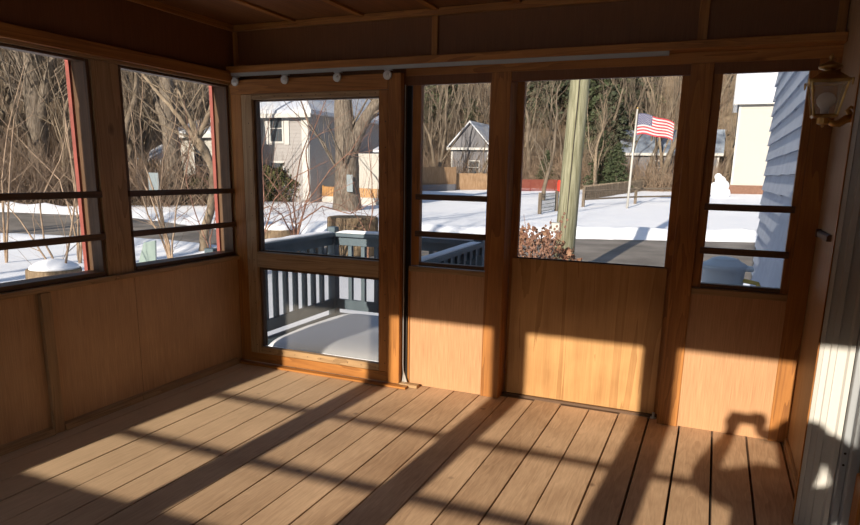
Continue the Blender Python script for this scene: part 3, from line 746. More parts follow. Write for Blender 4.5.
B0 = gp(347, 210); s = scale_px(B0)
custom_tree([([B0 - Vector((0, 0, .5))] + pts_at(B0, [(347, 208, 0), (347, 185, 0), (347, 150, 0), (345, 128, 0), (343, 98, 0), (341, 50, 0), (336, 0, .5)]), [16 * s, 15 * s, 12.5 * s, 11.5 * s, 10.5 * s, 8.5 * s, 7 * s, 4 * s]),
             (pts_at(B0, [(352, 150, 0), (357, 135, 0), (366, 118, .2), (378, 102, .4), (392, 82, .6), (415, 40, 1)]), [7 * s, 6.5 * s, 6 * s, 5.5 * s, 4.5 * s, 2 * s])],
            'bark_grey', 'large_tree', 'large grey trunk forking beyond the screen door, with a paper notice tacked on it', twigs=9, seed=4, tw=(2, 4), tr=.07)
q = B0 + (CAM - B0).normalized() * (12.5 * s + .10); q.z = at(350, 183, B0.y).z
b = MB(); b.box(q.x - .0, q.x + .36, q.y - .01, q.y + .0, q.z - .45, q.z + .45); tag(b.build('notice_sheet', 'sign_blue'), 'pale notice sheet on the large forked trunk', 'notice')

B1 = gp(40, 190); s = scale_px(B1)
custom_tree([([B1 - Vector((0, 0, .5))] + pts_at(B1, [(40, 190, 0), (39, 150, 0), (36, 115, 0), (33, 80, 0), (30, 45, 0), (28, -10, 0)]), [11 * s, 10 * s, 9.5 * s, 9 * s, 8 * s, 6.5 * s, 4 * s]),
             (pts_at(B1, [(40, 120, 0), (44, 100, 0), (47, 80, .2), (53, 60, .3), (60, 35, .4)]), [5 * s, 4.5 * s, 4 * s, 3 * s, 2 * s]),
             (pts_at(B1, [(36, 120, 0), (26, 90, 0), (22, 70, .2), (14, 50, .3)]), [4 * s, 3.5 * s, 3 * s, 2 * s])],
            'bark_grey', 'roadside_tree', 'mottled grey tree trunk across the road, seen through the leftmost window', twigs=16, seed=8, tw=(2, 4), tr=.06)
B2 = gp(176, 203); s = scale_px(B2)
custom_tree([([B2 - Vector((0, 0, .5))] + pts_at(B2, [(176, 203, 0), (174, 170, 0), (170, 130, 0), (167, 95, 0), (165, 60, 0), (163, 0, 0)]), [11 * s, 10 * s, 8.5 * s, 7.5 * s, 7 * s, 6 * s, 3 * s]),
             (pts_at(B2, [(172, 140, 0), (160, 110, 0), (150, 85, .2), (142, 60, .3)]), [5 * s, 4 * s, 3 * s, 2 * s])],
            'bark_grey', 'roadside_tree', 'thick grey trunk across the road, in the second window from the left', twigs=14, seed=9, tw=(2, 4), tr=.06)
B3 = gp(205, 252); s = scale_px(B3)
custom_tree([([B3 - Vector((0, 0, .3))] + pts_at(B3, [(203, 252, 0), (206, 225, 0), (212, 200, 0), (214, 170, 0), (198, 145, 0), (180, 118, 0), (160, 95, .1), (140, 70, .2), (125, 50, .3)]), [5 * s, 4.6 * s, 4.2 * s, 3.9 * s, 3.4 * s, 2.6 * s, 2.3 * s, 1.9 * s, 1.4 * s, 1 * s]),
             (pts_at(B3, [(214, 175, 0), (206, 150, 0), (195, 132, 0), (186, 110, .1), (178, 90, .2)]), [3.2 * s, 3 * s, 2.4 * s, 1.9 * s, 1.0 * s]),
             (pts_at(B3, [(200, 148, 0), (196, 140, 0), (206, 122, 0), (214, 100, .2), (220, 75, .3), (226, 40, .3)]), [3 * s, 3 * s, 2.8 * s, 2.6 * s, 2.2 * s, 1.4 * s])],
            'bark_pale', 'slim_tree', 'slim pale tan tree beside the road with a trunk that bends and forks', twigs=12, seed=12, tw=(.8, 2.2), tr=.02)
# arching saplings and twiggy shrubs near the porch
def sapling(px, py, pix, m, label, seed, w0=2.0, tw=8, name='sapling', dist=None, tl=(.4, 1.2)):
    Bs = gp(px, py); s_ = scale_px(Bs)
    st = []
    for line in pix:
        P_ = [Bs - Vector((0, 0, .15))] + pts_at(Bs, [(x, y, .0) for x, y in line]); n_ = len(P_)
        st.append((P_, [max(.0035, .68 * w0 * s_ * (1 - .75 * i / (n_ - 1))) for i in range(n_)]))
    return custom_tree(st, m, name, label, 'shrub' if name != 'sapling' else 'sapling', twigs=tw, seed=seed, tw=tl, tr=.008, mdepth=2)
sapling(172, 262, [[(168, 240), (158, 205), (150, 180), (143, 160), (140, 120), (143, 90), (141, 62)], [(165, 235), (160, 200), (163, 160), (175, 125), (178, 90)], [(172, 250), (176, 210), (186, 170), (200, 120)], [(160, 235), (148, 215), (138, 180), (134, 130), (128, 90)], [(165, 240), (150, 195), (133, 165), (112, 140)]], 'twig_tan', 'multi-stemmed tan sapling clump outside the second window', 21, 1.6, 8)
sapling(60, 292, [[(48, 262), (20, 220), (-5, 190)], [(58, 270), (44, 240), (40, 200), (60, 160), (70, 120)], [(66, 262), (72, 225), (76, 190), (70, 150), (64, 110)]], 'twig_tan', 'thin tan saplings behind the snow-capped stump', 22, 1.9, 6)
sapling(6, 262, [[(4, 230), (2, 180), (8, 130), (18, 90), (26, 60)], [(8, 220), (10, 170), (14, 120), (24, 80)], [(2, 200), (-10, 150)]], 'twig_tan', 'pale arching sapling at the left photo edge', 23, 1.7, 7)
sapling(80, 262, [[(72, 220), (60, 180), (30, 150), (0, 118)], [(78, 220), (72, 170), (66, 130), (64, 100), (54, 70)], [(82, 200), (88, 150), (78, 90), (86, 60)]], 'twig_tan', 'leaning sapling at the right of the leftmost window', 24, 1.5, 8)
sapling(296, 268, [[(296, 230), (293, 200), (300, 160), (310, 130), (300, 98)], [(294, 230), (288, 205), (270, 180), (256, 165)], [(298, 235), (305, 205), (330, 170), (352, 150), (368, 120)], [(292, 235), (282, 215), (270, 206), (250, 215)], [(296, 225), (322, 206), (350, 214), (378, 200)], [(298, 230), (310, 190), (306, 150), (322, 110), (330, 90)]], 'twig_red', 'reddish bare branching shrub outside the screen door', 25, 1.5, 12)
sapling(262, 274, [[(262, 235), (264, 200), (262, 150), (272, 110)], [(262, 240), (274, 200), (296, 176), (330, 160)], [(260, 240), (270, 225), (310, 203), (355, 182)]], 'twig_red', 'reddish shrub leaning from the left edge of the screen door', 26, 1.4, 9)
sapling(368, 262, [[(368, 235), (372, 215), (372, 180), (368, 140), (380, 105)], [(368, 235), (356, 215), (340, 205), (312, 200)]], 'twig_red', 'reddish shrub at the right edge of the screen door view', 27, 1.2, 8)
sapling(212, 268, [[(210, 240), (220, 200), (222, 150), (216, 110)], [(208, 245), (196, 215), (186, 180), (190, 140), (184, 100)]], 'twig_red', 'reddish stems beside the slim pale tree', 28, 1.1, 8)

# verge trees beyond the yard
def yard_tree(px, py, h, r, seed, label, m='bark_pale', **kw):
    o = bare_tree(seed, h, r, m, 5, **kw); Bp = gp(px, py); o.location = Bp; tag(o, label, 'tree'); return o
yard_tree(543, 200, 9, .16, 51, 'tan branching tree left of the utility pole', 'bark_far', nch=(2, 3), spread=.8, first=.2)
yard_tree(594, 192, 10, .2, 52, 'twisting grey tree just right of the utility pole', 'bark_pale', nch=(2, 3), spread=.7, first=.2)
yard_tree(664, 186, 15, .16, 53, 'tall slim bare tree behind the flag', 'bark_pale', nch=(1, 2), spread=.35)
yard_tree(652, 187, 8, .13, 54, 'small dark tree below the flag', 'bark_grey', nch=(2, 3), spread=.7)
yard_tree(477, 187, 11, .17, 55, 'bare tree behind the brown fence at the narrow window', 'bark_far', nch=(2, 3), spread=.5)
yard_tree(436, 187, 13, .2, 56, 'bare tree beside the grey gabled cottage', 'bark_far', nch=(2, 3), spread=.5)
yard_tree(721, 190, 14, .16, 57, 'bare tree left of the white house', 'bark_far', nch=(2, 3), spread=.5)
yard_tree(5, 186, 12, .22, 58, 'bare tree at the extreme left across the road', 'bark_far', nch=(2, 3), spread=.6)
yard_tree(68, 190, 11, .15, 59, 'bare tree right of the mottled trunk across the road', 'bark_far', nch=(2, 3), spread=.6, first=.15)
yard_tree(140, 192, 12, .17, 60, 'bare tree left of the thick grey trunk', 'bark_far', nch=(2, 3), spread=.6, first=.15)

for i, (x, y, h_, sd, lb) in enumerate(((-20, -9, 17, 71, 'bare tree behind the porch, farthest to its left'), (-13, -12, 19, 72, 'tall bare tree behind the porch, between two others'), (-7.5, -10, 18, 73, 'bare tree behind the porch, nearest its back wall'), (12, -14, 18, 74, 'bare tree behind the house, right of the porch'))):
    o = bare_tree(sd, h_, .28, 'bark_grey', 4, nch=(2, 3), spread=.6); o.location = (x, y, -1.1); tag(o, lb, 'tree')

def leaf_bush(c, R, H, n, m, name, label, cat, seed, size=.16, stems=True, sm='bark_grey'):
    rng = random.Random(seed); b = MB(); b.use(sm)
    if stems:
        for i in range(16):
            a = rng.uniform(0, 6.28); e = c + Vector((math.cos(a) * R * .7, math.sin(a) * R * .7, H * rng.uniform(.6, 1))); b.tube([c - Vector((0, 0, .1)), c.lerp(e, .5) + Vector((0, 0, H * .1)), e], [.02, .012, .005], 4, cap=False)
    b.use(m)
    for i in range(n):
        u = Vector((rng.gauss(0, 1), rng.gauss(0, 1), rng.gauss(0, 1))).normalized() * rng.uniform(.45, 1) ** .5
        p = c + Vector((u.x * R, u.y * R, H * .5 + u.z * H * .5)) * 1.0
        p += Vector((noise.noise(p * 1.3), noise.noise(p * 1.3 + Vector((5, 5, 5))), noise.noise(p * 1.3 + Vector((9, 1, 3))))) * R * .35
        d1 = Vector((rng.gauss(0, 1), rng.gauss(0, 1), rng.gauss(0, 1))).normalized() * size * rng.uniform(.5, 1.1); d2 = d1.cross(Vector((rng.gauss(0, 1), rng.gauss(0, 1), rng.gauss(0, 1)))).normalized() * size * .35
        b.f([b.v(p - d1 * .5), b.v(p + d2), b.v(p + d1 * .5), b.v(p - d2)])
    tag(b.build(name, None), label, cat)
P0 = gp(278, 201); leaf_bush(P0, 1.6, 2.2, 5500, 'shrub_green', 'evergreen_bush', 'round green bush in front of the pale grey house', 'bush', 61, .22)
P0 = gp(195, 200); leaf_bush(P0, 1.0, 1.5, 1200, 'shrub_green', 'evergreen_bush', 'small green bush behind the thick grey trunk', 'bush', 62, .2)
P0 = gp(303, 201.5); leaf_bush(P0, .6, 1.2, 900, 'needles', 'evergreen_bush', 'dark low bush right of the round green bush', 'bush', 63, .2)
P0 = Vector((at(532, 262, 9.0).x, 9.0, -1.1)); leaf_bush(P0, .85, 1.45, 1500, 'dry_leaf', 'dried_shrub', 'brown shrub with withered leaves outside the recessed door', 'shrub', 64, .13, sm='twig_red')
P0 = Vector((at(455, 262, 3.2).x, 3.2, -1.1)); leaf_bush(P0, .6, 1.55, 330, 'dry_leaf', 'dried_shrub', 'sparse brown shrub behind the right deck rail', 'shrub', 65, .055, sm='twig_red')
P0 = gp(350, 330); P0 = Vector((.0, 3.2, -1.1)); leaf_bush(P0, .7, .75, 900, 'dry_leaf', 'dried_shrub', 'heap of brown shrub beyond the back deck rail', 'shrub', 66, .06, sm='twig_red')
rng = random.Random(3); b = MB(); bc = Vector((at(536, 262, 8.2).x, 8.2, -1.1))
for i in range(13):                                              # berry stems rising from the shrub
    a = rng.uniform(0, 6.28); e = bc + Vector((rng.uniform(-.75, .5), rng.uniform(-.3, .3), rng.uniform(1.2, 1.85))); mid = bc.lerp(e, .55) + Vector((0, 0, .15)); b.tube([bc, mid, e], [.010, .007, .004], 4, cap=False)
    for j in range(9): q = mid.lerp(e, rng.uniform(0, 1.05)); b.ball(q + Vector((rng.gauss(0, .05), 0, rng.gauss(0, .03))), .024, 1, (1, 1, 1.2))
tag(b.build('berry_stems', 'twig_red'), 'thin dark seed-head stems rising from the brown shrub', 'plant stems')

# ================================================================== UTILITY POLE, FLAG, FENCES
p = gp(561, 283)
pole = empty('utility_pole', p); tag(pole, 'thick weathered wooden utility pole by the road', 'utility pole')
b = MB(); b.tube([p + Vector((0, 0, -.4)), p + Vector((.09, 0, 3)), p + Vector((.36, 0, 10.5))], [.25, .225, .18], 18); b.build('shaft', 'pole_wood', pole, True)
b = MB(); b.tube([p + Vector((.03, -.22, -.1)), p + Vector((.13, -.228, 3)), p + Vector((.30, -.205, 8))], .012, 6); b.build('ground_wire', 'dark_gap', pole)
mb_ = at(559.5, 226, p.y); b = MB(); b.box(mb_.x - .14, mb_.x + .08, p.y - .32, p.y - .16, mb_.z - .12, mb_.z + .10, bev=.02); b.build('meter_box', 'track_metal', pole)
finish(pole)
p = gp(627, 208)
fp = empty('flagpole', p); tag(fp, 'tall white flagpole standing in the snowy yard', 'flagpole')
top = at(637.5, 109, p.y)
b = MB(); b.tube([p + Vector((0, 0, -.3)), Vector((top.x, p.y, top.z))], [.075, .05], 12); b.build('shaft', 'flagpole_white', fp, True)
b = MB(); b.ball((top.x, p.y, top.z + .05), .07, 2); b.build('ball_top', 'brass', fp, True)
finish(fp)
# flag: waving mesh, stripes and canton by panels of one cloth
b = MB(); FW, FH = 2.15, 1.22; NX, NZ = 52, 26; z1 = top.z - .28; fx = top.x + .07
def fpt(u, v): return Vector((fx + u * FW * .97, p.y + .10 * math.sin(u * 8 + v * 1.5) * (.2 + u), z1 - v * FH * (1 - .16 * u) - u * u * .45 - .10 * u + .05 * math.sin(u * 9)))
G_ = [[b.v(fpt(i / NX, j / NZ)) for j in range(NZ + 1)] for i in range(NX + 1)]
b.use('flag_red').use('flag_white').use('flag_blue')
for i in range(NX):
    for j in range(NZ):
        b.use('flag_blue' if (i < NX * .4 and j < 14) else ('flag_red' if (j // 2) % 2 == 0 else 'flag_white')); b.f([G_[i][j], G_[i + 1][j], G_[i + 1][j + 1], G_[i][j + 1]])
b.use('flag_white')
for rI in range(9):                                              # stars, proud of both faces of the cloth
    for cI in range(6 if rI % 2 == 0 else 5):
        u = (.4 * (2 * cI + 1 + (rI % 2)) / 12); v = (14 / 26) * (rI + 1) / 10; c = fpt(u, v)
        for off in (-.012, .012):
            vs_ = [b.v((c.x + math.sin(k * math.pi / 5) * (.034 if k % 2 == 0 else .014), c.y + off, c.z + math.cos(k * math.pi / 5) * (.034 if k % 2 == 0 else .014))) for k in range(10)]; b.f(vs_)
flag = b.build('flag', None); sm_ = flag.modifiers.new('thick', 'SOLIDIFY'); sm_.thickness = .006
tag(flag, 'red, white and blue striped flag with stars flying from the flagpole', 'flag')

def fence_between(a, c, name, label, m, h=1.8, board=.14, post=2.4, pm=None, gap=.006, lean=0, cat='fence'):
    r = empty(name, a); tag(r, label, cat); d = (c - a); d.z = 0; L_ = d.length; u = d.normalized(); n = Vector((-u.y, u.x, 0))
    def gz(q): return ground_z(q.x, q.y)
    b = MB(); nb = max(1, int(L_ / board)); rg = random.Random(len(label))
    for i in range(nb):
        q = a + u * (i * board); e = q + u * (board - gap); z0 = gz(q) + .02; hh = h + rg.uniform(-.01, .01); pts = [(q.x, q.y, z0), (e.x, e.y, z0), (e.x, e.y, z0 + hh), (q.x, q.y, z0 + hh)]; b.prism(pts, n * .02)
    b.build('boards', m, r)
    for i in range(int(L_ / post) + 1):
        q = a + u * (i * post) + n * .03; b = MB(); z0 = gz(q); b.prism([tuple(q + Vector((0, 0, z0 - q.z - .1))), tuple(q + u * .1 + Vector((0, 0, z0 - q.z - .1))), tuple(q + u * .1 + n * .1 + Vector((0, 0, z0 - q.z - .1))), tuple(q + n * .1 + Vector((0, 0, z0 - q.z - .1)))], (0, 0, h + .2)); b.build('post', pm or m, r)
    finish(r); return r
fence_between(gp(648, 188.5), gp(690, 188.5), 'board_fence', 'brown board fence behind the flagpole at the right', 'weathered_fence', 1.35)
fence_between(gp(586, 190), gp(647, 188.5), 'board_fence', 'grey weathered board fence left of the flagpole', 'weathered_fence', 1.15)
fence_between(gp(455, 190), gp(495, 190), 'board_fence', 'light tan board fence in the narrow window', 'tan_fence', 1.45)
# raised brown fence on a grey wall (narrow window, left)
a_, c_ = gp(413, 191.5), gp(455, 190.5)
b = MB(); b.prism([tuple(a_), tuple(c_), tuple(c_ + Vector((0, 0, .55))), tuple(a_ + Vector((0, 0, .55)))], (0, .3, 0)); tag(b.build('retaining_wall', 'siding_grey'), 'low grey wall under the raised orange-brown fence', 'wall')
fence_between(a_ + Vector((0, .45, 0)), c_ + Vector((0, .45, 0)), 'raised_fence', 'orange-brown fence standing on a low grey wall', 'tan_fence', 2.0, board=.10, gap=.02)
# orange netting and barrel
fence_between(gp(505, 191), gp(560, 191), 'snow_netting', 'sagging orange-red snow netting behind the yard', 'orange_net', 1.0, board=.05, gap=.02, pm='weathered_fence')
q = gp(561.5, 192); b = MB(); b.lathe(q, [(0, .32), (.05, .38), (.5, .40), (.55, .41), (.9, .38), (1.0, .34), (1.02, .30)], n=20); tag(b.build('traffic_barrel', 'barrel_orange'), 'bright red-orange barrel beside the utility pole', 'barrel')
# post and rail fence
rf = gp(583, 206); r = empty('rail_fence', rf); tag(r, 'two-rail wooden fence crossing the snowy yard near the flagpole', 'fence')
PR = [gp(583, 206.5), gp(635, 203.5), gp(690, 202)]
for q in PR:
    b = MB(); b.box(q.x - .09, q.x + .09, q.y - .09, q.y + .09, q.z - .2, q.z + 1.12, bev=.01); b.build('post', 'weathered_fence', r)
for (a_, c_) in zip(PR, PR[1:]):
    for hz in (.98, .45):
        b = MB(); b.tube([a_ + Vector((0, -.1, hz)), c_ + Vector((0, -.1, hz))], .055, 6); b.build('rail', 'weathered_fence', r)
finish(r)
# picket fence running back
a_, c_ = gp(584, 200), gp(650, 187.5); r = empty('picket_fence', a_); tag(r, 'low grey picket fence running back to the far corner of the yard', 'fence')
d = c_ - a_; n_ = 46; b = MB()
for i in range(n_ + 1):
    q = a_ + d * (i / n_); z = ground_z(q.x, q.y); b.box(q.x - .07, q.x + .07, q.y - .012, q.y + .012, z, z + 1.05)
b.build('pickets', 'weathered_fence', r)
for hz in (.3, .85):
    b = MB(); b.tube([a_ + Vector((0, .04, hz)), Vector((c_.x, c_.y + .04, ground_z(c_.x, c_.y) + hz))], .04, 4); b.build('rail', 'weathered_fence', r)
finish(r)
# wire gate and post left of pole
a_, c_ = gp(539.5, 214), gp(556, 211); r = empty('wire_gate', a_); tag(r, 'small wire mesh gate between wooden posts left of the utility pole', 'gate')
for q in (a_, c_):
    b = MB(); b.box(q.x - .09, q.x + .09, q.y - .09, q.y + .09, q.z - .2, q.z + 1.15, bev=.01); b.build('post', 'weathered_fence', r)
b = MB(); d = c_ - a_
for i in range(15): q = a_ + d * ((i + .5) / 15); b.box(q.x - .012, q.x + .012, q.y - .012, q.y + .012, q.z + .12, q.z + 1.05)
for hz in (.12, .3, .5, .7, .9, 1.05): b.tube([a_ + Vector((0, 0, hz)), c_ + Vector((0, 0, hz))], .016, 4)
b.build('mesh_panel', 'chain_mesh', r); finish(r)

# ================================================================== STUMPS AND SMALL YARD THINGS
def stump(px, py, wpx, hpx, label, cap=.12, Y=None):
    c = gp(px, py); s_ = scale_px(c); R_ = wpx * s_ / 2; H_ = hpx * s_
    r = empty('log_section', c); tag(r, label, 'log section', None)
    b = MB(); n = 28; rg = random.Random(int(px)); ph = [rg.uniform(0, 6) for _ in range(3)]
    rings = []
    for z, k in ((-.15, 1.06), (.1, 1.03), (H_ * .5, 1), (H_ * .97, .98), (H_, .95)):
        rings.append([b.v(c + Vector((math.cos(t) * R_ * k * (1 + .03 * math.sin(5 * t + ph[0]) + .02 * math.sin(11 * t + ph[1])), math.sin(t) * R_ * k * (1 + .03 * math.sin(5 * t + ph[0])), z))) for t in [2 * math.pi * j / n for j in range(n)]])
    for a, d_ in zip(rings, rings[1:]):
        for j in range(n): b.f([a[j], a[(j + 1) % n], d_[(j + 1) % n], d_[j]])
    b.f(rings[-1]); b.build('trunk_round', 'stump_bark', r, False)
    if cap: b = MB(); b.lathe(c + Vector((0, 0, H_ - .005)), [(0, R_ * .9), (cap * .3, R_ * .86), (cap * .65, R_ * .62), (cap * .92, R_ * .3), (cap, .01)], n=24); b.build('snow_cap', 'snow', r, True)
    finish(r)
stump(57, 292, 50, 24, 'sawn log section capped with snow outside the leftmost window', .20)
stump(280, 262, 40, 33, 'wide sawn log section dusted with snow, left of the deck corner post', .16)
stump(353, 256, 50, 39, 'tallest sawn log section, right of the deck corner post', 0)
p = gp(309, 257); b = MB(); b.box(p.x - .5, p.x + .5, p.y - .05, p.y + .05, p.z, p.z + .62, bev=.01); tag(b.build('grey_plank', 'weathered_fence'), 'grey plank standing on edge between the two log sections', 'plank')
p = gp(146, 272); s_ = scale_px(p); b = MB(); b.prism([tuple(p + Vector(v)) for v in ((-13 * s_, 0, 0), (13 * s_, 0, 0), (5 * s_, .25, 31 * s_), (-11 * s_, .25, 28 * s_))], (0, .03, 0)); tag(b.build('leaning_panel', 'plastic_sheet'), 'pale greenish plastic panel leaning in the snow outside the second window', 'panel')
p = gp(166, 246); t_ = at(155, 184, p.y); r = empty('road_sign', p); tag(r, 'small pale roadside sign on a leaning post in the second window', 'sign')
b = MB(); b.tube([p, t_], .035, 6); b.build('post', 'weathered_fence', r); b = MB(); b.box(t_.x - .22, t_.x + .22, t_.y - .06, t_.y - .04, t_.z - .25, t_.z + .35, bev=.01); b.build('sign_plate', 'sign_blue', r); finish(r)

# tub with domed lid and hose below the right window
p = Vector((at(720, 300, 3.4).x, 3.4, -1.1)); s_ = scale_px(at(720, 270, 3.4)); zt_ = at(720, 266, 3.4).z
r = empty('storage_tub', p); tag(r, 'blue-grey tub with a domed lid below the right window', 'tub')
R_ = 20 * s_; b = MB(); b.lathe(p, [(0, R_ * .80), (.03, R_ * .84), (zt_ - p.z - .02, R_ * .98), (zt_ - p.z, R_ * 1.0)], n=28); b.build('body', 'tub_plastic', r, True)
b = MB(); b.lathe((p.x, p.y, zt_), [(-.03, R_ * 1.08), (.0, R_ * 1.12), (.02, R_ * 1.08), (6 * s_, R_ * .72), (8 * s_, R_ * .60), (9.5 * s_, R_ * .3), (9.8 * s_, .01)], n=28); b.box(p.x + R_ * .9, p.x + R_ * 1.35, p.y - .10, p.y + .10, zt_ - .03, zt_ + .01, bev=.01); b.build('lid', 'tub_plastic', r, False); finish(r)
b = MB(); q = p + Vector((R_ * 1.4, -.1, 0)); b.tube([q + Vector((-.1, 0, zt_ - p.z - .12)), q + Vector((.03, 0, zt_ - p.z - .14)), q + Vector((.12, 0, zt_ - p.z - .30)), q + Vector((.14, 0, zt_ - p.z - .6)), q + Vector((.2, 0, 0))], .022, 10); tag(b.build('garden_hose', 'hose_yellow', None, True), 'yellow hose hanging beside the blue-grey tub', 'hose')

# ================================================================== HOUSES
def lap_siding(b, a, c, z0, z1, out, h=.2):
    """horizontal boards on a wall from a to c (2D), overlapping downward"""
    a, c, out = Vector((*a, 0)), Vector((*c, 0)), Vector((*out, 0)); n = max(1, int((z1 - z0) / h))
    for i in range(n):
        za = z0 + i * h; zb_ = min(za + h, z1)
        P0_, P1_ = a + out * .035, c + out * .035
        v = [b.v((P0_.x, P0_.y, za)), b.v((P1_.x, P1_.y, za)), b.v((c.x + out.x * .005, c.y + out.y * .005, zb_)), b.v((a.x + out.x * .005, a.y + out.y * .005, zb_)), b.v((a.x, a.y, za)), b.v((c.x, c.y, za))]
        b.f([v[0], v[1], v[2], v[3]]); b.f([v[4], v[5], v[1], v[0]])
def house(name, label, p, wd, dp, eave, ridge, m, rm='roof_snow', ang=0, gable='side', wins=(), over=.4):
    """p = front-left ground corner; front faces the viewer; local x to the right, y away"""
    r = empty(name, p); tag(r, label, 'house'); ca, sa = math.cos(ang), math.sin(ang)
    def T(x, y, z): return Vector((p.x + x * ca - y * sa, p.y + x * sa + y * ca, p.z + z))
    def tbox(b, x0, x1, y0, y1, z0, z1):
        V = [b.v(T(*q)) for q in ((x0, y0, z0), (x1, y0, z0), (x1, y1, z0), (x0, y1, z0), (x0, y0, z1), (x1, y0, z1), (x1, y1, z1), (x0, y1, z1))]
        for q in ((3, 2, 1, 0), (4, 5, 6, 7), (0, 1, 5, 4), (1, 2, 6, 5), (2, 3, 7, 6), (3, 0, 4, 7)): b.f([V[i] for i in q])
    b = MB(); tbox(b, 0, wd, 0, dp, -.5, eave)
    if gable == 'hip': pass
    elif gable == 'front': b.prism([T(0, 0, eave), T(wd, 0, eave), T(wd / 2, 0, ridge - .1)], T(0, dp, 0) - T(0, 0, 0))
    else: b.prism([T(0, 0, eave), T(0, dp, eave), T(0, dp / 2, ridge - .1)], T(wd, 0, 0) - T(0, 0, 0))
    n = int(eave / .22)
    for i in range(n): tbox(b, -.02, wd + .02, -.025, -.001, i * .22 + .0, i * .22 + .20)
    b.build('wall', m, r)
    b = MB()
    if gable == 'hip':
        o4 = [(-over, -over), (wd + over, -over), (wd + over, dp + over), (-over, dp + over)]; hh = min(wd, dp) / 2
        lo_ = [b.v(T(x, y, eave - .06)) for x, y in o4]; md_ = [b.v(T(x, y, eave + .14)) for x, y in o4]
        rd = [b.v(T(hh, hh, ridge)), b.v(T(wd - hh, dp - hh, ridge)) if abs(wd - dp) > .1 else None]
        b.f(lo_[::-1])
        for i in range(4): b.f([lo_[i], lo_[(i + 1) % 4], md_[(i + 1) % 4], md_[i]])
        b.f([md_[0], md_[1], rd[0]]); b.f([md_[1], md_[2], rd[1], rd[0]]); b.f([md_[2], md_[3], rd[1]]); b.f([md_[3], md_[0], rd[0], rd[1]])
    elif gable == 'front':
        for s1 in (0, 1):
            e = (-over, eave - .15) if s1 == 0 else (wd + over, eave - .15); b.prism([T(e[0], -over, e[1]), T(wd / 2, -over, ridge), T(wd / 2, -over, ridge + .18), T(e[0], -over, e[1] + .18)], T(0, dp + 2 * over, 0) - T(0, 0, 0))
    else:
        for s1 in (0, 1):
            e = (-over, eave - .12) if s1 == 0 else (dp + over, eave - .12); b.prism([T(-over, e[0], e[1]), T(-over, dp / 2, ridge), T(-over, dp / 2, ridge + .18), T(-over, e[0], e[1] + .18)], T(wd + 2 * over, 0, 0) - T(0, 0, 0))
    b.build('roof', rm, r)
    b = MB(); tbox(b, -over, wd + over, -over - .06, -over + .02, eave - .30, eave - .06); b.build('fascia', 'trim_white', r)
    b = MB(); tbox(b, -.06, .12, -.05, 0, 0, eave - .1); b.build('corner_board', 'trim_white', r)
    b = MB(); tbox(b, wd - .12, wd + .06, -.05, 0, 0, eave - .1); b.build('corner_board', 'trim_white', r)
    for (x, z, w_, h_) in wins:
        b = MB(); tbox(b, x - .12, x + w_ + .12, -.07, -.026, z - .12, z + h_ + .12); f_ = b.build('window_frame', 'trim_white', r)
        b = MB(); tbox(b, x, x + w_ , -.085, -.071, z, z + h_ / 2 - .03); tbox(b, x, x + w_, -.085, -.071, z + h_ / 2 + .03, z + h_); child_of_mesh(b, 'pane', 'window_dark', f_, p)
    finish(r); return r, T
# pale colonial behind the big trunk: front in the sun, right-hand side in shade
hp = gp(246, 197.5); s_ = scale_px(hp); hp = hp - Vector((.65, 0, 0)); HW = 1.6 + 61 * s_
Hh, Tt = house('colonial_house', 'pale two-storey house with a snowy hipped roof behind the large forked trunk', hp, HW, 13, 80 * s_, 80 * s_ + 2.6, 'siding_pale', rm='roof_snow', gable='hip', over=.5,
               wins=[(HW - 2.75, 3.5, .85, 1.55), (HW - 2.75, .8, .85, 1.4)])
def part_of(mb, name, m): o = mb.build(name, m); o.parent = Hh; o.location = -hp; return o
for xx in (-3.28, -1.72):
    bq = MB(); bq.box(hp.x + HW + xx, hp.x + HW + xx + .36, hp.y - .10, hp.y - .03, hp.z + 3.3, hp.z + 5.2); part_of(bq, 'shutter', 'trim_white')
bq = MB(); bq.box(hp.x + HW - .42, hp.x + HW + .03, hp.y - .14, hp.y - .03, hp.z, hp.z + 80 * s_ - .2); part_of(bq, 'corner_pilaster', 'trim_white')
bq = MB(); bq.box(hp.x + HW + .01, hp.x + HW + 3.5, hp.y + 3.2, hp.y + 9, hp.z - .4, hp.z + 2.9); part_of(bq, 'side_wing', 'siding_white')
bq = MB(); bq.prism([(hp.x + HW + 3.3, hp.y + 2.0, hp.z + 2.95), (hp.x + HW + 4.9, hp.y + 2.0, hp.z + 2.95), (hp.x + HW + 4.9, hp.y + 2.0, hp.z + 3.1), (hp.x + HW + 3.3, hp.y + 2.0, hp.z + 3.1)], (0, 3, .9)); part_of(bq, 'porch_roof', 'roof_snow')
for xx in (3.9, 4.65):
    bq = MB(); bq.box(hp.x + HW + xx, hp.x + HW + xx + .14, hp.y + 2.1, hp.y + 2.24, hp.z, hp.z + 2.96); part_of(bq, 'porch_post', 'trim_white')
fa = Vector((hp.x + HW + .1, hp.y + 1.2, 0))
fence_between(fa, fa + Vector((4.9, 0, 0)), 'deck_fence', 'orange-brown deck rail with lattice in front of the pale house', 'orange_fence', .95, board=.12, gap=.03, cat='fence')
b = MB(); zz = ground_z(fa.x + 4, fa.y)
b.box(fa.x, fa.x + 4.9, fa.y - .06, fa.y - .03, zz - .1, zz + .42); tag(b.build('lattice_skirt', 'siding_white'), 'white lattice strip below the orange-brown deck rail', 'lattice')
# house left part seen through second window
hp4 = gp(182, 193); s4 = scale_px(hp4)
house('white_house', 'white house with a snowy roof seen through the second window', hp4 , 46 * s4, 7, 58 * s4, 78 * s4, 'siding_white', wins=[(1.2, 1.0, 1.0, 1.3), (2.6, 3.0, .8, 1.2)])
hp5 = gp(150, 190); s5 = scale_px(hp5); house('small_shed', 'low pale shed with snow on its roof, left of the white house', hp5, 18 * s5, 3, 30 * s5, 42 * s5, 'siding_pale')
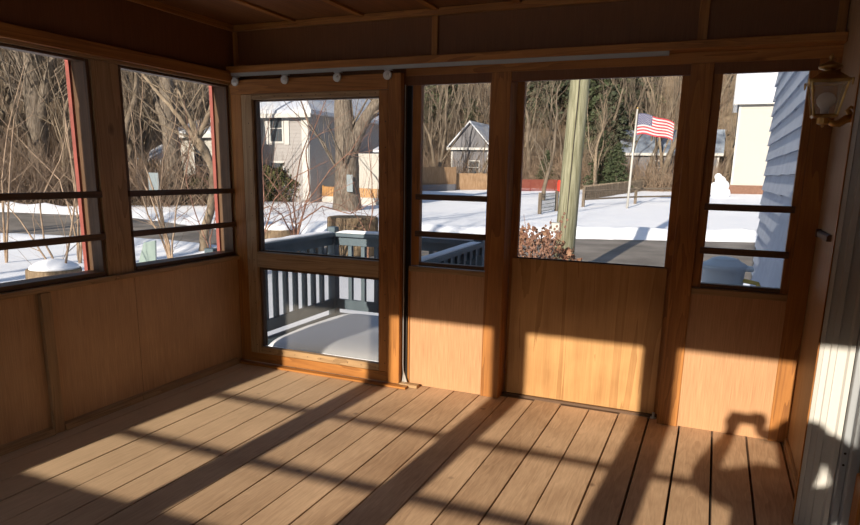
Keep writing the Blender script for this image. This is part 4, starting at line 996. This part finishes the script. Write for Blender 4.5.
# cottage in narrow window
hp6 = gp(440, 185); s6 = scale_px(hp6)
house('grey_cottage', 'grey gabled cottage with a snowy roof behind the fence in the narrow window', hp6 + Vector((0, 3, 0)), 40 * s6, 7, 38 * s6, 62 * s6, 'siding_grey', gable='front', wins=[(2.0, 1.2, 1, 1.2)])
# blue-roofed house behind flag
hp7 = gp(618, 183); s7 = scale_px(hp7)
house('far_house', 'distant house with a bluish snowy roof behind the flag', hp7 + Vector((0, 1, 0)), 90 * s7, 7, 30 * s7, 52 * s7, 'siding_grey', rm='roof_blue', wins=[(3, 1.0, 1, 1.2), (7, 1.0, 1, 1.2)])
# white neighbour at right window
hp8 = gp(730, 193.5); s8 = scale_px(hp8)
house('neighbour_house', 'white clapboard neighbour house with a tall snowy roof in the right window', hp8, 60 * s8, 9, 88 * s8, 88 * s8 + 7, 'siding_white', over=.5, wins=[])
b = MB(); q = hp8; b.box(q.x - .2, q.x + 60 * s8, q.y - .12, q.y - .05, q.z - .1, q.z + .75); tag(b.build('brick_foundation', 'brick'), 'strip of brick foundation along the white neighbour house', 'foundation')
p = gp(718, 197); b = MB(); 
for dx_, dz, rr_ in ((0, .4, .62), (-.35, .75, .42), (.3, .9, .45), (.05, 1.25, .42), (-.15, 1.6, .28), (.4, .3, .5)): b.ball((p.x + dx_, p.y + dx_ * .4, p.z + dz), rr_, 3)
tag(b.build('snowy_shrub', 'snow', None, True), 'small shrub buried in snow left of the white neighbour house', 'shrub')
# own house side wall with courses of shingles, beyond the right window
x0s = 3.20; y0s, y1s = .30, 7.2
bm = MB(K); rows_ = 26
bm.box(x0s + .02, x0s + .5, y0s, y1s, -.95, 4.2)
for i in range(rows_):
    z0_ = -.95 + i * .196; y = y0s; rg = random.Random(i)
    while y < y1s:
        wv = rg.uniform(.5, .75); e = min(y + wv, y1s); j = rg.uniform(-.006, .006)
        v = [bm.v(q) for q in ((x0s - .016, y + .002, z0_ + j), (x0s - .016, e - .002, z0_ + j), (x0s + .012, e - .002, z0_ + .204), (x0s + .012, y + .002, z0_ + .204), (x0s + .02, y + .002, z0_ + j), (x0s + .02, e - .002, z0_ + j))]
        bm.f([v[0], v[3], v[2], v[1]]); bm.f([v[0], v[1], v[5], v[4]]); y = e
struct(bm, 'wall_house_side', 'shingle_wall', 'pale shingled side of the house beyond the right window, coloured with bluish shade')

# ================================================================== PERSON BEHIND THE CAMERA (casts the shadow in the photo)
def person():
    r = empty('person', Vector((2.84, -3.49, 0)) * K); tag(r, 'person in a dark jacket holding up a phone, seen only as a shadow', 'person')
    V, E, R_ = [], [], []
    def add(p_, rad, par=None):
        V.append(Vector(p_) * K - Vector((2.84, -3.49, 0)) * K); R_.append(rad * K); i = len(V) - 1
        if par is not None: E.append((par, i))
        return i
    pel = add((2.75, -3.50, .64), .150); sp1 = add((2.745, -3.50, .75), .150, pel); sp2 = add((2.74, -3.50, .88), .205, sp1); nk0 = add((2.82, -3.50, .995), .095, sp2)
    nk = add((2.82, -3.49, 1.04), .046, nk0); h0 = add((2.828, -3.485, 1.10), .052, nk); h1 = add((2.83, -3.48, 1.17), .066, h0); h2 = add((2.83, -3.485, 1.235), .050, h1)
    for sx in (-1, 1):
        hp_ = add((2.78 + sx * .075, -3.50, .56), .080, pel); kn = add((2.80 + sx * .085, -3.47, .33), .048, hp_); an = add((2.80 + sx * .09, -3.49, .07), .032, kn); add((2.80 + sx * .10, -3.40, .03), .026, an)
    def arm(sh, el, wr, side):
        c = add(((2.81 + sh[0]) / 2, -3.50, .995), .075, nk0); a = add(sh, .064, c); e1 = add(((sh[0] + el[0]) / 2, (sh[1] + el[1]) / 2, (sh[2] + el[2]) / 2), .056, a); e = add(el, .050, e1); f1 = add(((wr[0] + el[0]) / 2, (wr[1] + el[1]) / 2, (wr[2] + el[2]) / 2), .044, e); w_ = add(wr, .028, f1)
        pm_ = add((wr[0] - side * .010, wr[1] + .035, wr[2] + .020), .024, w_)
        for k in range(4):
            kx = .012 * (k - 1.5); b1 = add((wr[0] + kx, wr[1] + .052, wr[2] + .052 - .004 * abs(k - 1.5)), .0085, pm_); b2 = add((wr[0] + kx - side * .012, wr[1] + .062, wr[2] + .074), .0072, b1); add((wr[0] + kx - side * .026, wr[1] + .056, wr[2] + .080), .006, b2)
        t1 = add((wr[0] - side * .026, wr[1] + .038, wr[2] + .030), .010, pm_); t2 = add((wr[0] - side * .036, wr[1] + .040, wr[2] + .050), .0085, t1); add((wr[0] - side * .038, wr[1] + .044, wr[2] + .066), .007, t2)
    arm((2.60, -3.50, .970), (2.50, -3.38, .945), (2.595, -3.275, 1.085), -1)
    arm((2.97, -3.50, 1.055), (2.91, -3.36, 1.165), (2.725, -3.275, 1.115), 1)
    me = bpy.data.meshes.new('body'); me.from_pydata(V, E, []); o = bpy.data.objects.new('body', me); C.objects.link(o); o.parent = r
    md = o.modifiers.new('skin', 'SKIN'); md.use_smooth_shade = True
    for i, d in enumerate(me.skin_vertices[0].data): d.radius = (R_[i], R_[i] * (.8 if i < 4 else 1)); d.use_root = (i == 0)
    o.modifiers.new('sub', 'SUBSURF').levels = 1; me.materials.append(MAT['jacket'])
    O = Vector((2.83, -3.485, 1.18))
    b = MB(K); b.ball(O + Vector((0, .008, -.005)), .070, 3, (.82, .95, 1.25)); b.ball(O + Vector((0, .075, -.012)), .012, 2, (.8, 1, 1.5))
    for s1 in (-1, 1): b.ball(O + Vector((s1 * .059, 0, -.01)), .016, 2, (.4, .8, 1.2))
    b.build('face', 'skin', r, True)
    b = MB(K); b.ball(O + Vector((0, -.012, .018)), .074, 3, (.90, .98, 1.15)); b.build('hair', 'hair', r, True)
    b = MB(K)
    for s1 in (-1, 1): b.ball(O + Vector((s1 * .025, .066, .008)), .009, 2, (1, .6, .7))
    b.build('eyes', 'eye_white', r, True)
    b = MB(K); b.ball(O + Vector((0, .070, -.045)), .015, 2, (1, .5, .35)); b.build('lips', 'lips', r, True)
    b = MB(K)
    for s1 in (-1, 1): b.ball((2.80 + s1 * .10, -3.43, .028), .045, 3, (.85, 2.0, .62))
    b.build('boots', 'boots', r, True)
    finish(r)
    b = MB(K); b.box(2.590, 2.712, -3.206, -3.200, 1.128, 1.183, bev=.002); tag(b.build('smartphone', 'phone_black'), 'thin black phone held sideways at eye level', 'phone')
person()
for o in bpy.data.objects:
    if 'origin' in o: del o['origin']
